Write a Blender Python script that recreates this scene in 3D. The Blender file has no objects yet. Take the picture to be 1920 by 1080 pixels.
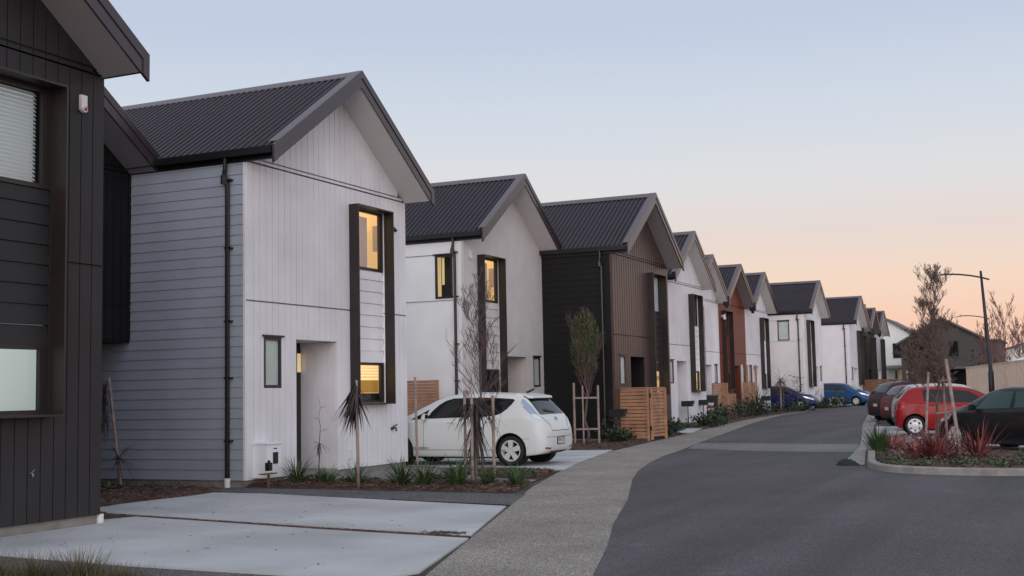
import bpy, bmesh, math, random
from mathutils import Matrix, Vector
random.seed(7)
sc = bpy.context.scene
COL = sc.collection
rad = math.radians

# ------------------------------------------------------------------ camera
R = ((0.907, -0.054, -0.417), (0.42, 0.07, 0.905), (-0.02, -0.996, 0.086))
cd = bpy.data.cameras.new('camera'); cam = bpy.data.objects.new('camera', cd); COL.objects.link(cam); sc.camera = cam
cam.matrix_world = Matrix([[R[i][0], -R[i][1], -R[i][2], (0, 0, 1.55)[i]] for i in range(3)] + [[0, 0, 0, 1]])
cd.sensor_width = 36; cd.lens = 2283.0 / 1920 * 36; cd.clip_start = 0.05; cd.clip_end = 3000

# ------------------------------------------------------------------ sky (dusk, sun just gone)
w = bpy.data.worlds.new('World'); sc.world = w; w.use_nodes = True
nt = w.node_tree; N = nt.nodes; L = nt.links
bg = N['Background']
tc = N.new('ShaderNodeTexCoord'); sep = N.new('ShaderNodeSeparateXYZ'); L.new(tc.outputs['Generated'], sep.inputs[0])
ramp = N.new('ShaderNodeValToRGB'); L.new(sep.outputs[2], ramp.inputs[0])
cr = ramp.color_ramp
stops = [(0.0, (.88, .53, .42)), (.035, (.97, .60, .45)), (.055, (1.0, .66, .50)), (.085, (.97, .73, .58)), (.125, (.85, .73, .68)),
         (.165, (.79, .78, .79)), (.225, (.68, .74, .83)), (.29, (.57, .65, .80)), (.5, (.52, .57, .67)), (1.0, (.48, .50, .56))]
while len(cr.elements) > 1: cr.elements.remove(cr.elements[-1])
cr.elements[0].position = 0; cr.elements[0].color = stops[0][1] + (1,)
for p, c in stops[1:]:
    e = cr.elements.new(p); e.color = c + (1,)
sky = N.new('ShaderNodeTexSky'); sky.sky_type = 'NISHITA'; sky.sun_disc = False
SUN_EL, SUN_AZ = rad(14), rad(160)     # azimuth clockwise from +Y
sky.sun_elevation = SUN_EL; sky.sun_rotation = SUN_AZ
mul = N.new('ShaderNodeVectorMath'); mul.operation = 'SCALE'; mul.inputs['Scale'].default_value = 0.05
L.new(sky.outputs[0], mul.inputs[0])
# the western side of a dusk sky glows more than the eastern side
dot = N.new('ShaderNodeVectorMath'); dot.operation = 'DOT_PRODUCT'; L.new(tc.outputs['Generated'], dot.inputs[0])
dot.inputs[1].default_value = (math.sin(SUN_AZ), math.cos(SUN_AZ), 0)
mr = N.new('ShaderNodeMapRange'); L.new(dot.outputs['Value'], mr.inputs[0])
mr.inputs['From Min'].default_value = -.35; mr.inputs['From Max'].default_value = 1
mr.inputs['To Min'].default_value = 1.0; mr.inputs['To Max'].default_value = 2.1
sc1 = N.new('ShaderNodeVectorMath'); sc1.operation = 'SCALE'; L.new(ramp.outputs[0], sc1.inputs[0]); L.new(mr.outputs[0], sc1.inputs['Scale'])
mix = N.new('ShaderNodeMix'); mix.data_type = 'RGBA'; mix.inputs[0].default_value = 0.08
L.new(sc1.outputs[0], mix.inputs[6]); L.new(mul.outputs[0], mix.inputs[7])
L.new(mix.outputs[2], bg.inputs[0]); bg.inputs[1].default_value = 1.0

sl = bpy.data.lights.new('sun', 'SUN'); sl.energy = 0.8; sl.angle = rad(40); sl.color = (1, .86, .78)
so = bpy.data.objects.new('sun', sl); COL.objects.link(so)
sd = Vector((math.sin(SUN_AZ) * math.cos(SUN_EL), math.cos(SUN_AZ) * math.cos(SUN_EL), math.sin(SUN_EL)))
so.rotation_euler = (-sd).to_track_quat('-Z', 'Y').to_euler()
sc.view_settings.view_transform = 'Standard'; sc.view_settings.look = 'None'
sc.view_settings.exposure = 0.0; sc.view_settings.gamma = 1
sc.cycles.max_bounces = 6; sc.cycles.transparent_max_bounces = 12

# ------------------------------------------------------------------ materials
M = {}
def mat(name, col, rough=.6, spec=.5, nscale=0, namt=.15, bump=0, bscale=None, metal=0, coat=0, col2=None, big=0, emit=None, es=0):
    m = bpy.data.materials.new(name); m.use_nodes = True
    n = m.node_tree.nodes; l = m.node_tree.links; p = n['Principled BSDF']
    p.inputs['Roughness'].default_value = rough; p.inputs['Metallic'].default_value = metal
    p.inputs['Specular IOR Level'].default_value = spec; p.inputs['Coat Weight'].default_value = coat
    p.inputs['Coat Roughness'].default_value = .05
    p.inputs['Base Color'].default_value = (*col, 1)
    if emit: p.inputs['Emission Color'].default_value = (*emit, 1); p.inputs['Emission Strength'].default_value = es
    if nscale:
        t = n.new('ShaderNodeTexCoord'); no = n.new('ShaderNodeTexNoise'); no.inputs['Scale'].default_value = nscale
        no.inputs['Detail'].default_value = 5; l.new(t.outputs['Object'], no.inputs['Vector'])
        r = n.new('ShaderNodeValToRGB'); l.new(no.outputs['Fac'], r.inputs[0])
        a = tuple(c * (1 - namt) for c in col); b = col2 or tuple(min(1, c * (1 + namt)) for c in col)
        r.color_ramp.elements[0].position = .32; r.color_ramp.elements[0].color = (*a, 1)
        r.color_ramp.elements[1].position = .68; r.color_ramp.elements[1].color = (*b, 1)
        out = r.outputs[0]
        if big:
            n2 = n.new('ShaderNodeTexNoise'); n2.inputs['Scale'].default_value = big; n2.inputs['Detail'].default_value = 4
            l.new(t.outputs['Object'], n2.inputs['Vector'])
            mrr = n.new('ShaderNodeMapRange'); l.new(n2.outputs['Fac'], mrr.inputs[0])
            mrr.inputs['From Min'].default_value = .3; mrr.inputs['From Max'].default_value = .7
            mrr.inputs['To Min'].default_value = .82; mrr.inputs['To Max'].default_value = 1.12
            vm = n.new('ShaderNodeVectorMath'); vm.operation = 'SCALE'; l.new(out, vm.inputs[0]); l.new(mrr.outputs[0], vm.inputs['Scale'])
            out = vm.outputs[0]
        l.new(out, p.inputs['Base Color'])
        rr = n.new('ShaderNodeMapRange'); l.new(no.outputs['Fac'], rr.inputs[0])
        rr.inputs['To Min'].default_value = max(0, rough - .08); rr.inputs['To Max'].default_value = min(1, rough + .08)
        l.new(rr.outputs[0], p.inputs['Roughness'])
        if bump:
            bn = n.new('ShaderNodeTexNoise'); bn.inputs['Scale'].default_value = bscale or nscale * 3; bn.inputs['Detail'].default_value = 3
            l.new(t.outputs['Object'], bn.inputs['Vector'])
            b_ = n.new('ShaderNodeBump'); b_.inputs['Distance'].default_value = bump; b_.inputs['Strength'].default_value = .6
            l.new(bn.outputs['Fac'], b_.inputs['Height']); l.new(b_.outputs[0], p.inputs['Normal'])
    M[name] = m
    return m

def speck(name, c_dark, c_light, scale, base, rough=.85, bump=.004, big=.3, marks=0):
    """speckled aggregate: voronoi stones of varied tone in a binder, with broad blotches"""
    m = mat(name, base, rough, nscale=1); m.node_tree.nodes.clear()
    n = m.node_tree.nodes; l = m.node_tree.links
    o = n.new('ShaderNodeOutputMaterial'); p = n.new('ShaderNodeBsdfPrincipled'); l.new(p.outputs[0], o.inputs[0])
    p.inputs['Roughness'].default_value = rough; p.inputs['Specular IOR Level'].default_value = .35
    t = n.new('ShaderNodeTexCoord'); v = n.new('ShaderNodeTexVoronoi'); v.inputs['Scale'].default_value = scale
    l.new(t.outputs['Object'], v.inputs['Vector'])
    s = n.new('ShaderNodeSeparateColor'); l.new(v.outputs['Color'], s.inputs[0])
    r = n.new('ShaderNodeValToRGB'); l.new(s.outputs[0], r.inputs[0])
    e = r.color_ramp.elements; e[0].position = 0; e[0].color = (*c_dark, 1); e[1].position = 1; e[1].color = (*c_light, 1)
    k = e.new(.45); k.color = (*base, 1)
    n2 = n.new('ShaderNodeTexNoise'); n2.inputs['Scale'].default_value = big; n2.inputs['Detail'].default_value = 6; n2.inputs['Roughness'].default_value = .6
    l.new(t.outputs['Object'], n2.inputs['Vector'])
    mrr = n.new('ShaderNodeMapRange'); l.new(n2.outputs['Fac'], mrr.inputs[0])
    mrr.inputs['From Min'].default_value = .3; mrr.inputs['From Max'].default_value = .7
    mrr.inputs['To Min'].default_value = .8; mrr.inputs['To Max'].default_value = 1.2
    vm = n.new('ShaderNodeVectorMath'); vm.operation = 'SCALE'; l.new(r.outputs[0], vm.inputs[0]); l.new(mrr.outputs[0], vm.inputs['Scale'])
    out = vm.outputs[0]
    if marks:      # chalky scuffs; streaks along the street for worn tracks and gloss put into the colour
        n3 = n.new('ShaderNodeTexNoise'); n3.inputs['Scale'].default_value = 1.3; n3.inputs['Detail'].default_value = 8; n3.inputs['Roughness'].default_value = .75
        l.new(t.outputs['Object'], n3.inputs['Vector'])
        m3 = n.new('ShaderNodeMapRange'); l.new(n3.outputs['Fac'], m3.inputs[0]); m3.inputs['From Min'].default_value = .60; m3.inputs['From Max'].default_value = .72; m3.inputs['To Max'].default_value = .42
        mp = n.new('ShaderNodeMapping'); l.new(t.outputs['Object'], mp.inputs[0]); mp.inputs['Rotation'].default_value = (0, 0, rad(-13)); mp.inputs['Scale'].default_value = (1.3, .05, 1)
        n4 = n.new('ShaderNodeTexNoise'); n4.inputs['Scale'].default_value = 1.0; n4.inputs['Detail'].default_value = 3; l.new(mp.outputs[0], n4.inputs['Vector'])
        m4 = n.new('ShaderNodeMapRange'); l.new(n4.outputs['Fac'], m4.inputs[0]); m4.inputs['From Min'].default_value = .35; m4.inputs['From Max'].default_value = .65; m4.inputs['To Min'].default_value = .78; m4.inputs['To Max'].default_value = 1.14
        v4 = n.new('ShaderNodeVectorMath'); v4.operation = 'SCALE'; l.new(out, v4.inputs[0]); l.new(m4.outputs[0], v4.inputs['Scale'])
        x3 = n.new('ShaderNodeMix'); x3.data_type = 'RGBA'; l.new(m3.outputs[0], x3.inputs[0]); l.new(v4.outputs[0], x3.inputs[6]); x3.inputs[7].default_value = (.24, .225, .22, 1); out = x3.outputs[2]
    l.new(out, p.inputs['Base Color'])
    b = n.new('ShaderNodeBump'); b.inputs['Distance'].default_value = bump; b.inputs['Strength'].default_value = .7
    l.new(v.outputs['Distance'], b.inputs['Height']); l.new(b.outputs[0], p.inputs['Normal'])
    return m

mat('white_clad', (.80, .79, .82), .5, spec=.35, nscale=.9, namt=.06, big=.35)
mat('white_plaster', (.60, .575, .565), .8, nscale=2, namt=.05, bump=.002, bscale=60)
mat('pale_side', (.86, .86, .84), .6, nscale=1.2, namt=.05)
mat('warm_white', (.72, .69, .69), .6, nscale=1.2, namt=.05)
mat('grey_side', (.36, .395, .46), .5, nscale=1.3, namt=.08)
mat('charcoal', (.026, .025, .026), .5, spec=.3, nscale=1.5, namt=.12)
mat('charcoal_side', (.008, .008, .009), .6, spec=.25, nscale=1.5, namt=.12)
mat('brown_clad', (.075, .048, .045), .38, spec=.45, nscale=1.5, namt=.1)
mat('red_clad', (.17, .036, .020), .5, nscale=1.5, namt=.1)
mat('roof_metal', (.024, .017, .026), .30, spec=.32, metal=.0, nscale=.8, namt=.12)
mat('flashing', (.11, .10, .115), .38, nscale=1, namt=.08)
mat('barge', (.045, .031, .037), .25, spec=.6, nscale=1, namt=.1)
mat('gutter', (.008, .008, .009), .35)
mat('soffit', (.62, .62, .62), .7, nscale=1, namt=.04)
mat('soffit_dark', (.27, .26, .275), .7, nscale=1, namt=.04)
mat('bronze', (.022, .017, .016), .4, nscale=2, namt=.15)
mat('dark_frame', (.025, .020, .019), .4)
mat('concrete_base', (.26, .25, .23), .85, nscale=4, namt=.2, bump=.003)
mat('white_pvc', (.72, .72, .72), .4)
mat('white_enamel', (.86, .88, .92), .3)
mat('black_plastic', (.012, .012, .013), .45)
mat('door_dark', (.02, .018, .018), .35)
mat('joint', (.20, .20, .23), .6)
mat('blind', (.85, .85, .86), .5)
mat('frosted', (.45, .52, .50), .35, nscale=2, namt=.1)
mat('lit_wall', (.8, .6, .35), .8, emit=(1, .72, .36), es=.44)
mat('lit_ceiling', (.9, .75, .5), .8, emit=(1, .74, .40), es=.85)
mat('lit_cabinet', (.35, .22, .06), .6, emit=(1, .60, .14), es=.17)
mat('lit_curtain', (.42, .36, .38), .9, emit=(1, .78, .72), es=.14)
mat('cool_lit', (.70, .74, .74), .8, emit=(.93, 1, .99), es=.24)
mat('lamp_glow', (1, .8, .5), .5, emit=(1, .72, .36), es=6)
mat('clutter', (.02, .018, .02), .8)
mat('timber', (.38, .20, .115), .6, nscale=3, namt=.25, bump=.002, bscale=30)
mat('timber_brown', (.17, .085, .045), .7, nscale=3, namt=.2)
mat('timber_pale', (.42, .30, .22), .8, nscale=2.5, namt=.2)
mat('stake_wood', (.30, .23, .20), .8, nscale=6, namt=.3, bump=.003)
mat('bark', (.12, .085, .075), .9, nscale=12, namt=.4, bump=.006)
mat('twig', (.17, .095, .085), .9)
mat('twig_pale', (.13, .09, .08), .9)
mat('twig_pink', (.13, .085, .09), .9)
mat('soffit_mid', (.32, .31, .32), .7)
mat('green_leaf', (.10, .145, .045), .6, nscale=4, namt=.4)
mat('peach_timber', (.80, .62, .48), .8, nscale=2.5, namt=.12)
mat('dead_leaf', (.055, .042, .04), .8, nscale=8, namt=.4)
mat('flax_red', (.13, .026, .030), .5, nscale=3, namt=.45, col2=(.32, .10, .095))
mat('flax_pink', (.30, .05, .055), .5, nscale=3, namt=.4, col2=(.52, .20, .18))
mat('grass_blade', (.052, .095, .030), .6, nscale=2, namt=.4)
mat('grass_dry', (.10, .09, .045), .7, nscale=2, namt=.5, col2=(.16, .135, .06))
mat('ground_cover', (.05, .075, .035), .7, nscale=4, namt=.5, col2=(.12, .15, .075))
mat('shrub_leaf', (.030, .055, .025), .6, nscale=4, namt=.5)
mat('olive_leaf', (.085, .078, .045), .7, nscale=4, namt=.4)
mat('mulch', (.055, .030, .024), .95, nscale=18, namt=.6, bump=.02, col2=(.13, .075, .055))
mat('mulch_chip', (.10, .05, .038), .9, nscale=6, namt=.6, col2=(.2, .12, .09))
mat('soil', (.055, .050, .035), .95, nscale=2, namt=.4, bump=.02, big=.2)
mat('pale_concrete', (.47, .48, .49), .75, nscale=.7, namt=.13, bump=.002, bscale=80, big=.5)
mat('bay_concrete', (.40, .41, .40), .8, nscale=2, namt=.12, bump=.002, bscale=80, big=.5)
mat('pad_concrete', (.20, .205, .20), .85, nscale=3, namt=.2, big=.7)
mat('kerb_concrete', (.27, .255, .235), .85, nscale=5, namt=.22, bump=.004, big=.8)
mat('leaf_litter', (.05, .04, .03), .9)
mat('glass_dark', (.010, .012, .012), .04, spec=.42, coat=0)
mat('window_glass', (.012, .014, .015), .03, spec=1.0)
mat('glass_teal', (.015, .05, .046), .04, spec=.5, coat=0)
mat('rubber', (.012, .012, .012), .8)
mat('alloy', (.66, .66, .67), .35, metal=.25)
mat('cap_silver', (.62, .63, .65), .35, metal=.3)
mat('well', (.004, .004, .004), .9)
mat('lamp_red', (.40, .015, .015), .2, coat=.3)
mat('lamp_clear', (.68, .70, .75), .06, metal=.5, coat=1)
mat('lamp_bluish', (.30, .38, .50), .05, metal=.4, coat=1)
mat('plate', (.62, .62, .60), .5)
mat('steel_dark', (.010, .009, .011), .5)
mat('lamp_grey', (.18, .18, .19), .4)
mat('bin_green', (.01, .045, .025), .5)
mat('bin_blue', (.02, .10, .16), .5)
mat('bin_red', (.30, .02, .02), .5)
mat('sock_green', (.006, .022, .014), .8, nscale=20, namt=.5, bump=.01)
mat('far_roof', (.11, .11, .12), .6, nscale=1, namt=.1)
mat('far_white', (.84, .84, .79), .8, nscale=.6, namt=.05)
mat('far_brown', (.07, .066, .06), .8, nscale=1, namt=.1)
mat('far_brick', (.13, .075, .075), .85, nscale=3, namt=.2)
mat('badge_blue', (.05, .11, .30), .2, coat=1)
mat('text_dark', (.03, .03, .035), .5)
def paint(name, col, flake=.15, rough=.25):
    mat(name, col, .42, nscale=.7, namt=.04, coat=.22, metal=0, spec=.3)
paint('paint_pearl', (.66, .69, .68), 0, .3); paint('paint_navy', (.005, .006, .07)); paint('paint_blue', (.006, .06, .18))
paint('paint_maroon', (.035, .012, .016)); paint('paint_crimson', (.16, .012, .022)); paint('paint_silver', (.50, .51, .52), .4)
paint('paint_red', (.27, .005, .008)); paint('paint_black', (.004, .004, .006), 0, .2)
speck('aggregate', (.075, .068, .06), (.50, .455, .40), 100, (.215, .198, .182), big=.8)
speck('asphalt', (.035, .032, .034), (.135, .122, .13), 90, (.072, .064, .074), rough=.8, bump=.002, big=.25, marks=1)
speck('asphalt_new', (.04, .036, .039), (.125, .113, .122), 90, (.083, .074, .081), rough=.75, bump=.002, big=.35, marks=1)
speck('band_concrete', (.10, .10, .10), (.25, .25, .255), 60, (.165, .163, .165), big=.6)
speck('chip_seal', (.04, .04, .043), (.18, .175, .18), 45, (.095, .094, .10), big=.9)
# transparent window pane: fresnel reflection over see-through
m = bpy.data.materials.new('pane'); m.use_nodes = True; n = m.node_tree.nodes; l = m.node_tree.links; n.clear()
o = n.new('ShaderNodeOutputMaterial'); mx = n.new('ShaderNodeMixShader'); tr = n.new('ShaderNodeBsdfTransparent'); gl = n.new('ShaderNodeBsdfGlossy')
gl.inputs['Roughness'].default_value = .02; tr.inputs[0].default_value = (.92, .95, .94, 1)
fr = n.new('ShaderNodeFresnel'); fr.inputs[0].default_value = 1.45
l.new(fr.outputs[0], mx.inputs[0]); l.new(tr.outputs[0], mx.inputs[1]); l.new(gl.outputs[0], mx.inputs[2]); l.new(mx.outputs[0], o.inputs[0]); M['pane'] = m

# ------------------------------------------------------------------ helpers
class B:
    def __init__(s): s.v = []; s.f = []
    def add(s, vs, fs):
        k = len(s.v); s.v += [tuple(v) for v in vs]; s.f += [tuple(i + k for i in f) for f in fs]
    def hexa(s, a, b):      # two quads (bottom, top), each 4 points in order
        s.add(list(a) + list(b), [(3, 2, 1, 0), (4, 5, 6, 7), (0, 1, 5, 4), (1, 2, 6, 5), (2, 3, 7, 6), (3, 0, 4, 7)])
    def box(s, x0, x1, y0, y1, z0, z1):
        if x0 > x1: x0, x1 = x1, x0
        if y0 > y1: y0, y1 = y1, y0
        s.hexa([(x0, y0, z0), (x1, y0, z0), (x1, y1, z0), (x0, y1, z0)], [(x0, y0, z1), (x1, y0, z1), (x1, y1, z1), (x0, y1, z1)])
    def slab(s, x0, x1, ya, yb, za0, za1, zb0, zb1):   # between y=ya (z za0..za1) and y=yb (z zb0..zb1)
        s.hexa([(x0, ya, za0), (x1, ya, za0), (x1, yb, zb0), (x0, yb, zb0)], [(x0, ya, za1), (x1, ya, za1), (x1, yb, zb1), (x0, yb, zb1)])
    def tube(s, pts, r, n=6, cap=True):
        pts = [Vector(p) for p in pts]; rs = r if isinstance(r, (list, tuple)) else [r] * len(pts)
        k = len(s.v); up = Vector((0, 0, 1))
        for i, p in enumerate(pts):
            d = (pts[min(i + 1, len(pts) - 1)] - pts[max(i - 1, 0)])
            if d.length < 1e-9: d = Vector((0, 0, 1))
            d.normalize(); a = d.cross(up if abs(d.z) < .9 else Vector((1, 0, 0))); a.normalize(); b = d.cross(a)
            for j in range(n):
                t = 2 * math.pi * j / n; s.v.append(tuple(p + (a * math.cos(t) + b * math.sin(t)) * rs[i]))
        for i in range(len(pts) - 1):
            for j in range(n):
                s.f.append((k + i * n + j, k + i * n + (j + 1) % n, k + (i + 1) * n + (j + 1) % n, k + (i + 1) * n + j))
        if cap and n > 2:
            s.f.append(tuple(k + j for j in reversed(range(n)))); s.f.append(tuple(k + (len(pts) - 1) * n + j for j in range(n)))
    def lathe(s, prof, axis='y', n=24, c=(0, 0, 0), close=False):   # prof: (r, along)
        k = len(s.v)
        for (r, h) in prof:
            for j in range(n):
                t = 2 * math.pi * j / n; u, v_ = r * math.cos(t), r * math.sin(t)
                p = (u, h, v_) if axis == 'y' else ((u, v_, h) if axis == 'z' else (h, u, v_))
                s.v.append(tuple(p[i] + c[i] for i in range(3)))
        m_ = len(prof)
        for i in range(m_ if close else m_ - 1):
            for j in range(n):
                a, b = i, (i + 1) % m_
                s.f.append((k + a * n + j, k + a * n + (j + 1) % n, k + b * n + (j + 1) % n, k + b * n + j))
    def build(s, name, m, parent=None, smooth=False, loc=None, fix=False):
        me = bpy.data.meshes.new(name); me.from_pydata(s.v, [], s.f); me.materials.append(M[m] if isinstance(m, str) else m)
        if fix or smooth:
            bm = bmesh.new(); bm.from_mesh(me)
            if fix: bmesh.ops.recalc_face_normals(bm, faces=bm.faces)
            bm.to_mesh(me); bm.free()
        if smooth: me.polygons.foreach_set('use_smooth', [True] * len(me.polygons))
        o = bpy.data.objects.new(name, me); COL.objects.link(o)
        if parent: o.parent = parent
        if loc: o.location = loc
        return o

def tag(o, label=None, cat=None, group=None, kind=None):
    if label: o['label'] = label
    if cat: o['category'] = cat
    if group: o['group'] = group
    if kind: o['kind'] = kind
    return o
def empty(name, loc, rz=0, label=None, cat=None, group=None):
    o = bpy.data.objects.new(name, None); COL.objects.link(o); o.location = loc; o.rotation_euler = (0, 0, rz)
    o.empty_display_size = .3
    return tag(o, label, cat, group)
def kids(o): return [c for c in bpy.data.objects if c.parent == o]
def copy_tree(o, parent=None):
    c = o.copy(); COL.objects.link(c)
    if parent: c.parent = parent
    for ch in kids(o): copy_tree(ch, c)
    return c
def gz(y): return 0 if y < 30 else .0045 * (min(y, 130) - 30)

# ------------------------------------------------------------------ ground and roads
def sheet(name, poly, m, dz, thick=0, kind='structure'):
    """polygon laid on the ground, dz above it; thick>0 gives it side faces (a kerb or slab)"""
    bm = bmesh.new(); f = bm.faces.new([bm.verts.new((x, y, 0)) for x, y in poly])
    if f.normal.z < 0: f.normal_flip()
    bmesh.ops.recalc_face_normals(bm, faces=bm.faces)
    if bm.faces[:][0].normal.z < 0: bmesh.ops.reverse_faces(bm, faces=bm.faces[:])
    for yy in (30, 130):
        bmesh.ops.bisect_plane(bm, geom=bm.verts[:] + bm.edges[:] + bm.faces[:], plane_co=(0, yy, 0), plane_no=(0, 1, 0))
    bmesh.ops.triangulate(bm, faces=bm.faces[:])
    for v in bm.verts: v.co.z = gz(v.co.y) + dz
    if thick:
        r = bmesh.ops.extrude_face_region(bm, geom=bm.faces[:])
        for g in r['geom']:
            if isinstance(g, bmesh.types.BMVert): g.co.z -= thick
        bmesh.ops.recalc_face_normals(bm, faces=bm.faces[:])
    me = bpy.data.meshes.new(name); bm.to_mesh(me); bm.free(); me.materials.append(M[m])
    o = bpy.data.objects.new(name, me); COL.objects.link(o); tag(o, kind=kind); return o

sheet('ground', [(-900, -60), (900, -60), (900, 1800), (-900, 1800)], 'soil', 0)
ROADL = [(-1.5, -8), (-2.4, 4), (-3.07, 7.55), (-3.79, 9.75), (-4.35, 11.6), (-4.97, 13.45), (-5.9, 16.6), (-7.12, 20.3), (-7.8, 22.6), (-8.4, 25.1), (-8.95, 27.8), (-9.28, 30.2), (-9.94, 34.08), (-11.15, 42.24), (-12.6, 52.), (-13.7, 62.0), (-14.1, 72), (-14.2, 96), (-14.2, 125)]
PATHL = [(-3.1, -8), (-4.0, 4), (-4.55, 7.04), (-5.16, 9.32), (-6.0, 11.84), (-7.14, 15.29), (-8.2, 18.4), (-9.24, 22.1), (-10.2, 25.8), (-10.95, 29.4), (-11.4, 33.2), (-11.9, 38), (-12.6, 44), (-13.3, 50), (-13.9, 56), (-14.3, 62), (-14.3, 72), (-14.35, 96), (-14.35, 125)]
sheet('road', ROADL + [(30, 125), (30, -8)], 'asphalt', .006)
sheet('footpath', PATHL + ROADL[::-1], 'aggregate', .010)
sheet('path', [(-9.94, 34.08), (-9.30, 31.0), (-7.27, 30.04), (-5.39, 29.62), (-4.85, 29.7), (-5.35, 33.41)], 'band_concrete', .010)
sheet('road', [(-9.96, 34.2), (-5.36, 33.53), (-7.55, 48.3), (-10.2, 67.8), (-10.6, 100), (-14.05, 100), (-13.95, 72), (-13.6, 62), (-12.55, 52), (-11.15, 42.3)], 'asphalt_new', .010)
# gutter strip along the right of the street, kerb and bays
STRL = [(-4.30, 24.6), (-4.85, 29.7), (-5.30, 33.4), (-7.55, 48.3), (-10.2, 67.8), (-10.6, 100)]
STRR = [(-3.86, 24.7), (-4.60, 29.7), (-5.05, 33.4), (-7.0, 47.6), (-9.5, 67.2), (-9.9, 100)]
sheet('path', STRL + STRR[::-1], 'kerb_concrete', .016)
sheet('path', [(-5.4, 36.9), (-6.75, 46.2), (-2, 47), (12, 50), (12, 37)], 'bay_concrete', .014)
sheet('path', [(-6.85, 48.3), (-9.4, 66.5), (-9.85, 99), (14, 99), (14, 48)], 'bay_concrete', .014)
sheet('path', [(-2.2, 28.6), (-2.9, 33.8), (6, 35.2), (6, 28.6)], 'bay_concrete', .014)
# drive slabs
def slabs(name, poly, m='pale_concrete', dz=.022): return sheet(name, poly, m, dz, thick=.02)
slabs('path', [(-5.28, 9.42), (-5.98, 11.74), (-8.0, 12.05), (-9.83, 12.42), (-11.42, 12.72), (-11.62, 12.2), (-11.27, 11.95), (-11.27, 9.35), (-8.0, 9.0), (-5.45, 8.9)])
slabs('path', [(-6.08, 12.0), (-7.16, 15.2), (-9.6, 15.75), (-12.0, 16.3), (-13.0, 16.3), (-12.94, 15.58), (-13.05, 14.5), (-12.95, 13.3), (-12.2, 13.02), (-11.45, 12.95), (-8.2, 12.33)])
sheet('path', [(-7.19, 15.44), (-7.75, 17.2), (-9.0, 17.25), (-13.1, 17.38), (-17.6, 17.42), (-17.6, 14.6), (-14.6, 15.6), (-12.6, 16.5)], 'chip_seal', .012)
sheet('path', [(-4.9, 7.6), (-5.3, 8.85), (-8.0, 8.95), (-11.27, 9.3), (-11.27, 7.6)], 'chip_seal', .012)
slabs('path', [(-10.02, 25.1), (-11.15, 30.3), (-14.9, 29.2), (-19, 29.2), (-19, 25.9), (-13, 25.45)])
slabs('path', [(-9.35, 22.6), (-9.98, 24.95), (-13, 25.3), (-19, 25.7), (-19, 23.6), (-13.1, 23.45), (-11.6, 22.7)])
slabs('path', [(-12.2, 41.0), (-12.9, 44.9), (-20, 45.4), (-20, 40.8)])
slabs('path', [(-14.4, 71.6), (-14.4, 73.6), (-24, 73.6), (-24, 71.6)])
slabs('path', [(-14.4, 81), (-14.4, 88.5), (-24, 88.5), (-24, 81)])
# garden beds of mulch
def bed(poly, dz=.03, bump=.05, label=None):
    bm = bmesh.new(); bm.faces.new([bm.verts.new((x, y, 0)) for x, y in poly])
    bmesh.ops.recalc_face_normals(bm, faces=bm.faces[:])
    if bm.faces[:][0].normal.z < 0: bmesh.ops.reverse_faces(bm, faces=bm.faces[:])
    xs = [p[0] for p in poly]; ys = [p[1] for p in poly]
    st = max(.2, (max(ys) - min(ys)) / 60)
    k = math.floor(min(xs) / st) * st
    while k < max(xs): bmesh.ops.bisect_plane(bm, geom=bm.verts[:] + bm.edges[:] + bm.faces[:], plane_co=(k, 0, 0), plane_no=(1, 0, 0)); k += st
    k = math.floor(min(ys) / st) * st
    while k < max(ys): bmesh.ops.bisect_plane(bm, geom=bm.verts[:] + bm.edges[:] + bm.faces[:], plane_co=(0, k, 0), plane_no=(0, 1, 0)); k += st
    for v in bm.verts:
        e = any(len(ed.link_faces) < 2 for ed in v.link_edges)
        v.co.z = gz(v.co.y) + (dz if not e else .012) + (0 if e else random.uniform(-.4, 1) * bump)
    me = bpy.data.meshes.new('mulch'); bm.to_mesh(me); bm.free(); me.materials.append(M['mulch'])
    o = bpy.data.objects.new('mulch_bed', me); COL.objects.link(o); tag(o, kind='structure'); return o
BED1 = [(-8.0, 17.3), (-8.6, 19.3), (-9.6, 18.95), (-12.2, 18.95), (-13.14, 19.0), (-13.14, 18.0), (-13.3, 17.42)]
bed(BED1); BED1B = [(-8.72, 19.9), (-9.3, 22.0), (-11.4, 22.4), (-11.6, 21.6), (-9.9, 20.3)]; bed(BED1B)
sheet('path', [(-8.62, 19.35), (-8.74, 19.88), (-9.9, 20.3), (-11.6, 21.6), (-11.5, 22.4), (-13.0, 23.0), (-13.16, 23.0), (-13.16, 19.02), (-12.2, 18.97), (-9.6, 18.97)], 'pad_concrete', .02)
bed([(-15.6, 17.4), (-14.4, 17.3), (-13.6, 17.0), (-13.05, 16.35), (-12.94, 15.58), (-13.05, 14.5), (-12.95, 13.3), (-12.0, 12.95), (-12.0, 12.2), (-17.5, 12.2), (-17.5, 17.38)], .035, .06)
bed([(-11.2, 30.5), (-11.5, 33.5), (-11.75, 35.3), (-12.7, 35.6), (-12.7, 34.9), (-15, 34.8), (-15, 30.1)])
bed([(-11.95, 37.4), (-12.45, 41.0), (-13, 41), (-12.75, 37.4)])
bed([(-12.75, 45.1), (-13.35, 50), (-13.7, 53.4), (-16.2, 54), (-16.2, 51.2), (-14.4, 51.1), (-14.4, 45.2)])
bed([(-13.75, 54.2), (-14.25, 61.5), (-14.3, 71.3), (-16.2, 71.3), (-16.2, 54.4)])
bed([(-14.36, 74), (-14.36, 80.6), (-14.72, 80.6), (-14.72, 74)])
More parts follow.
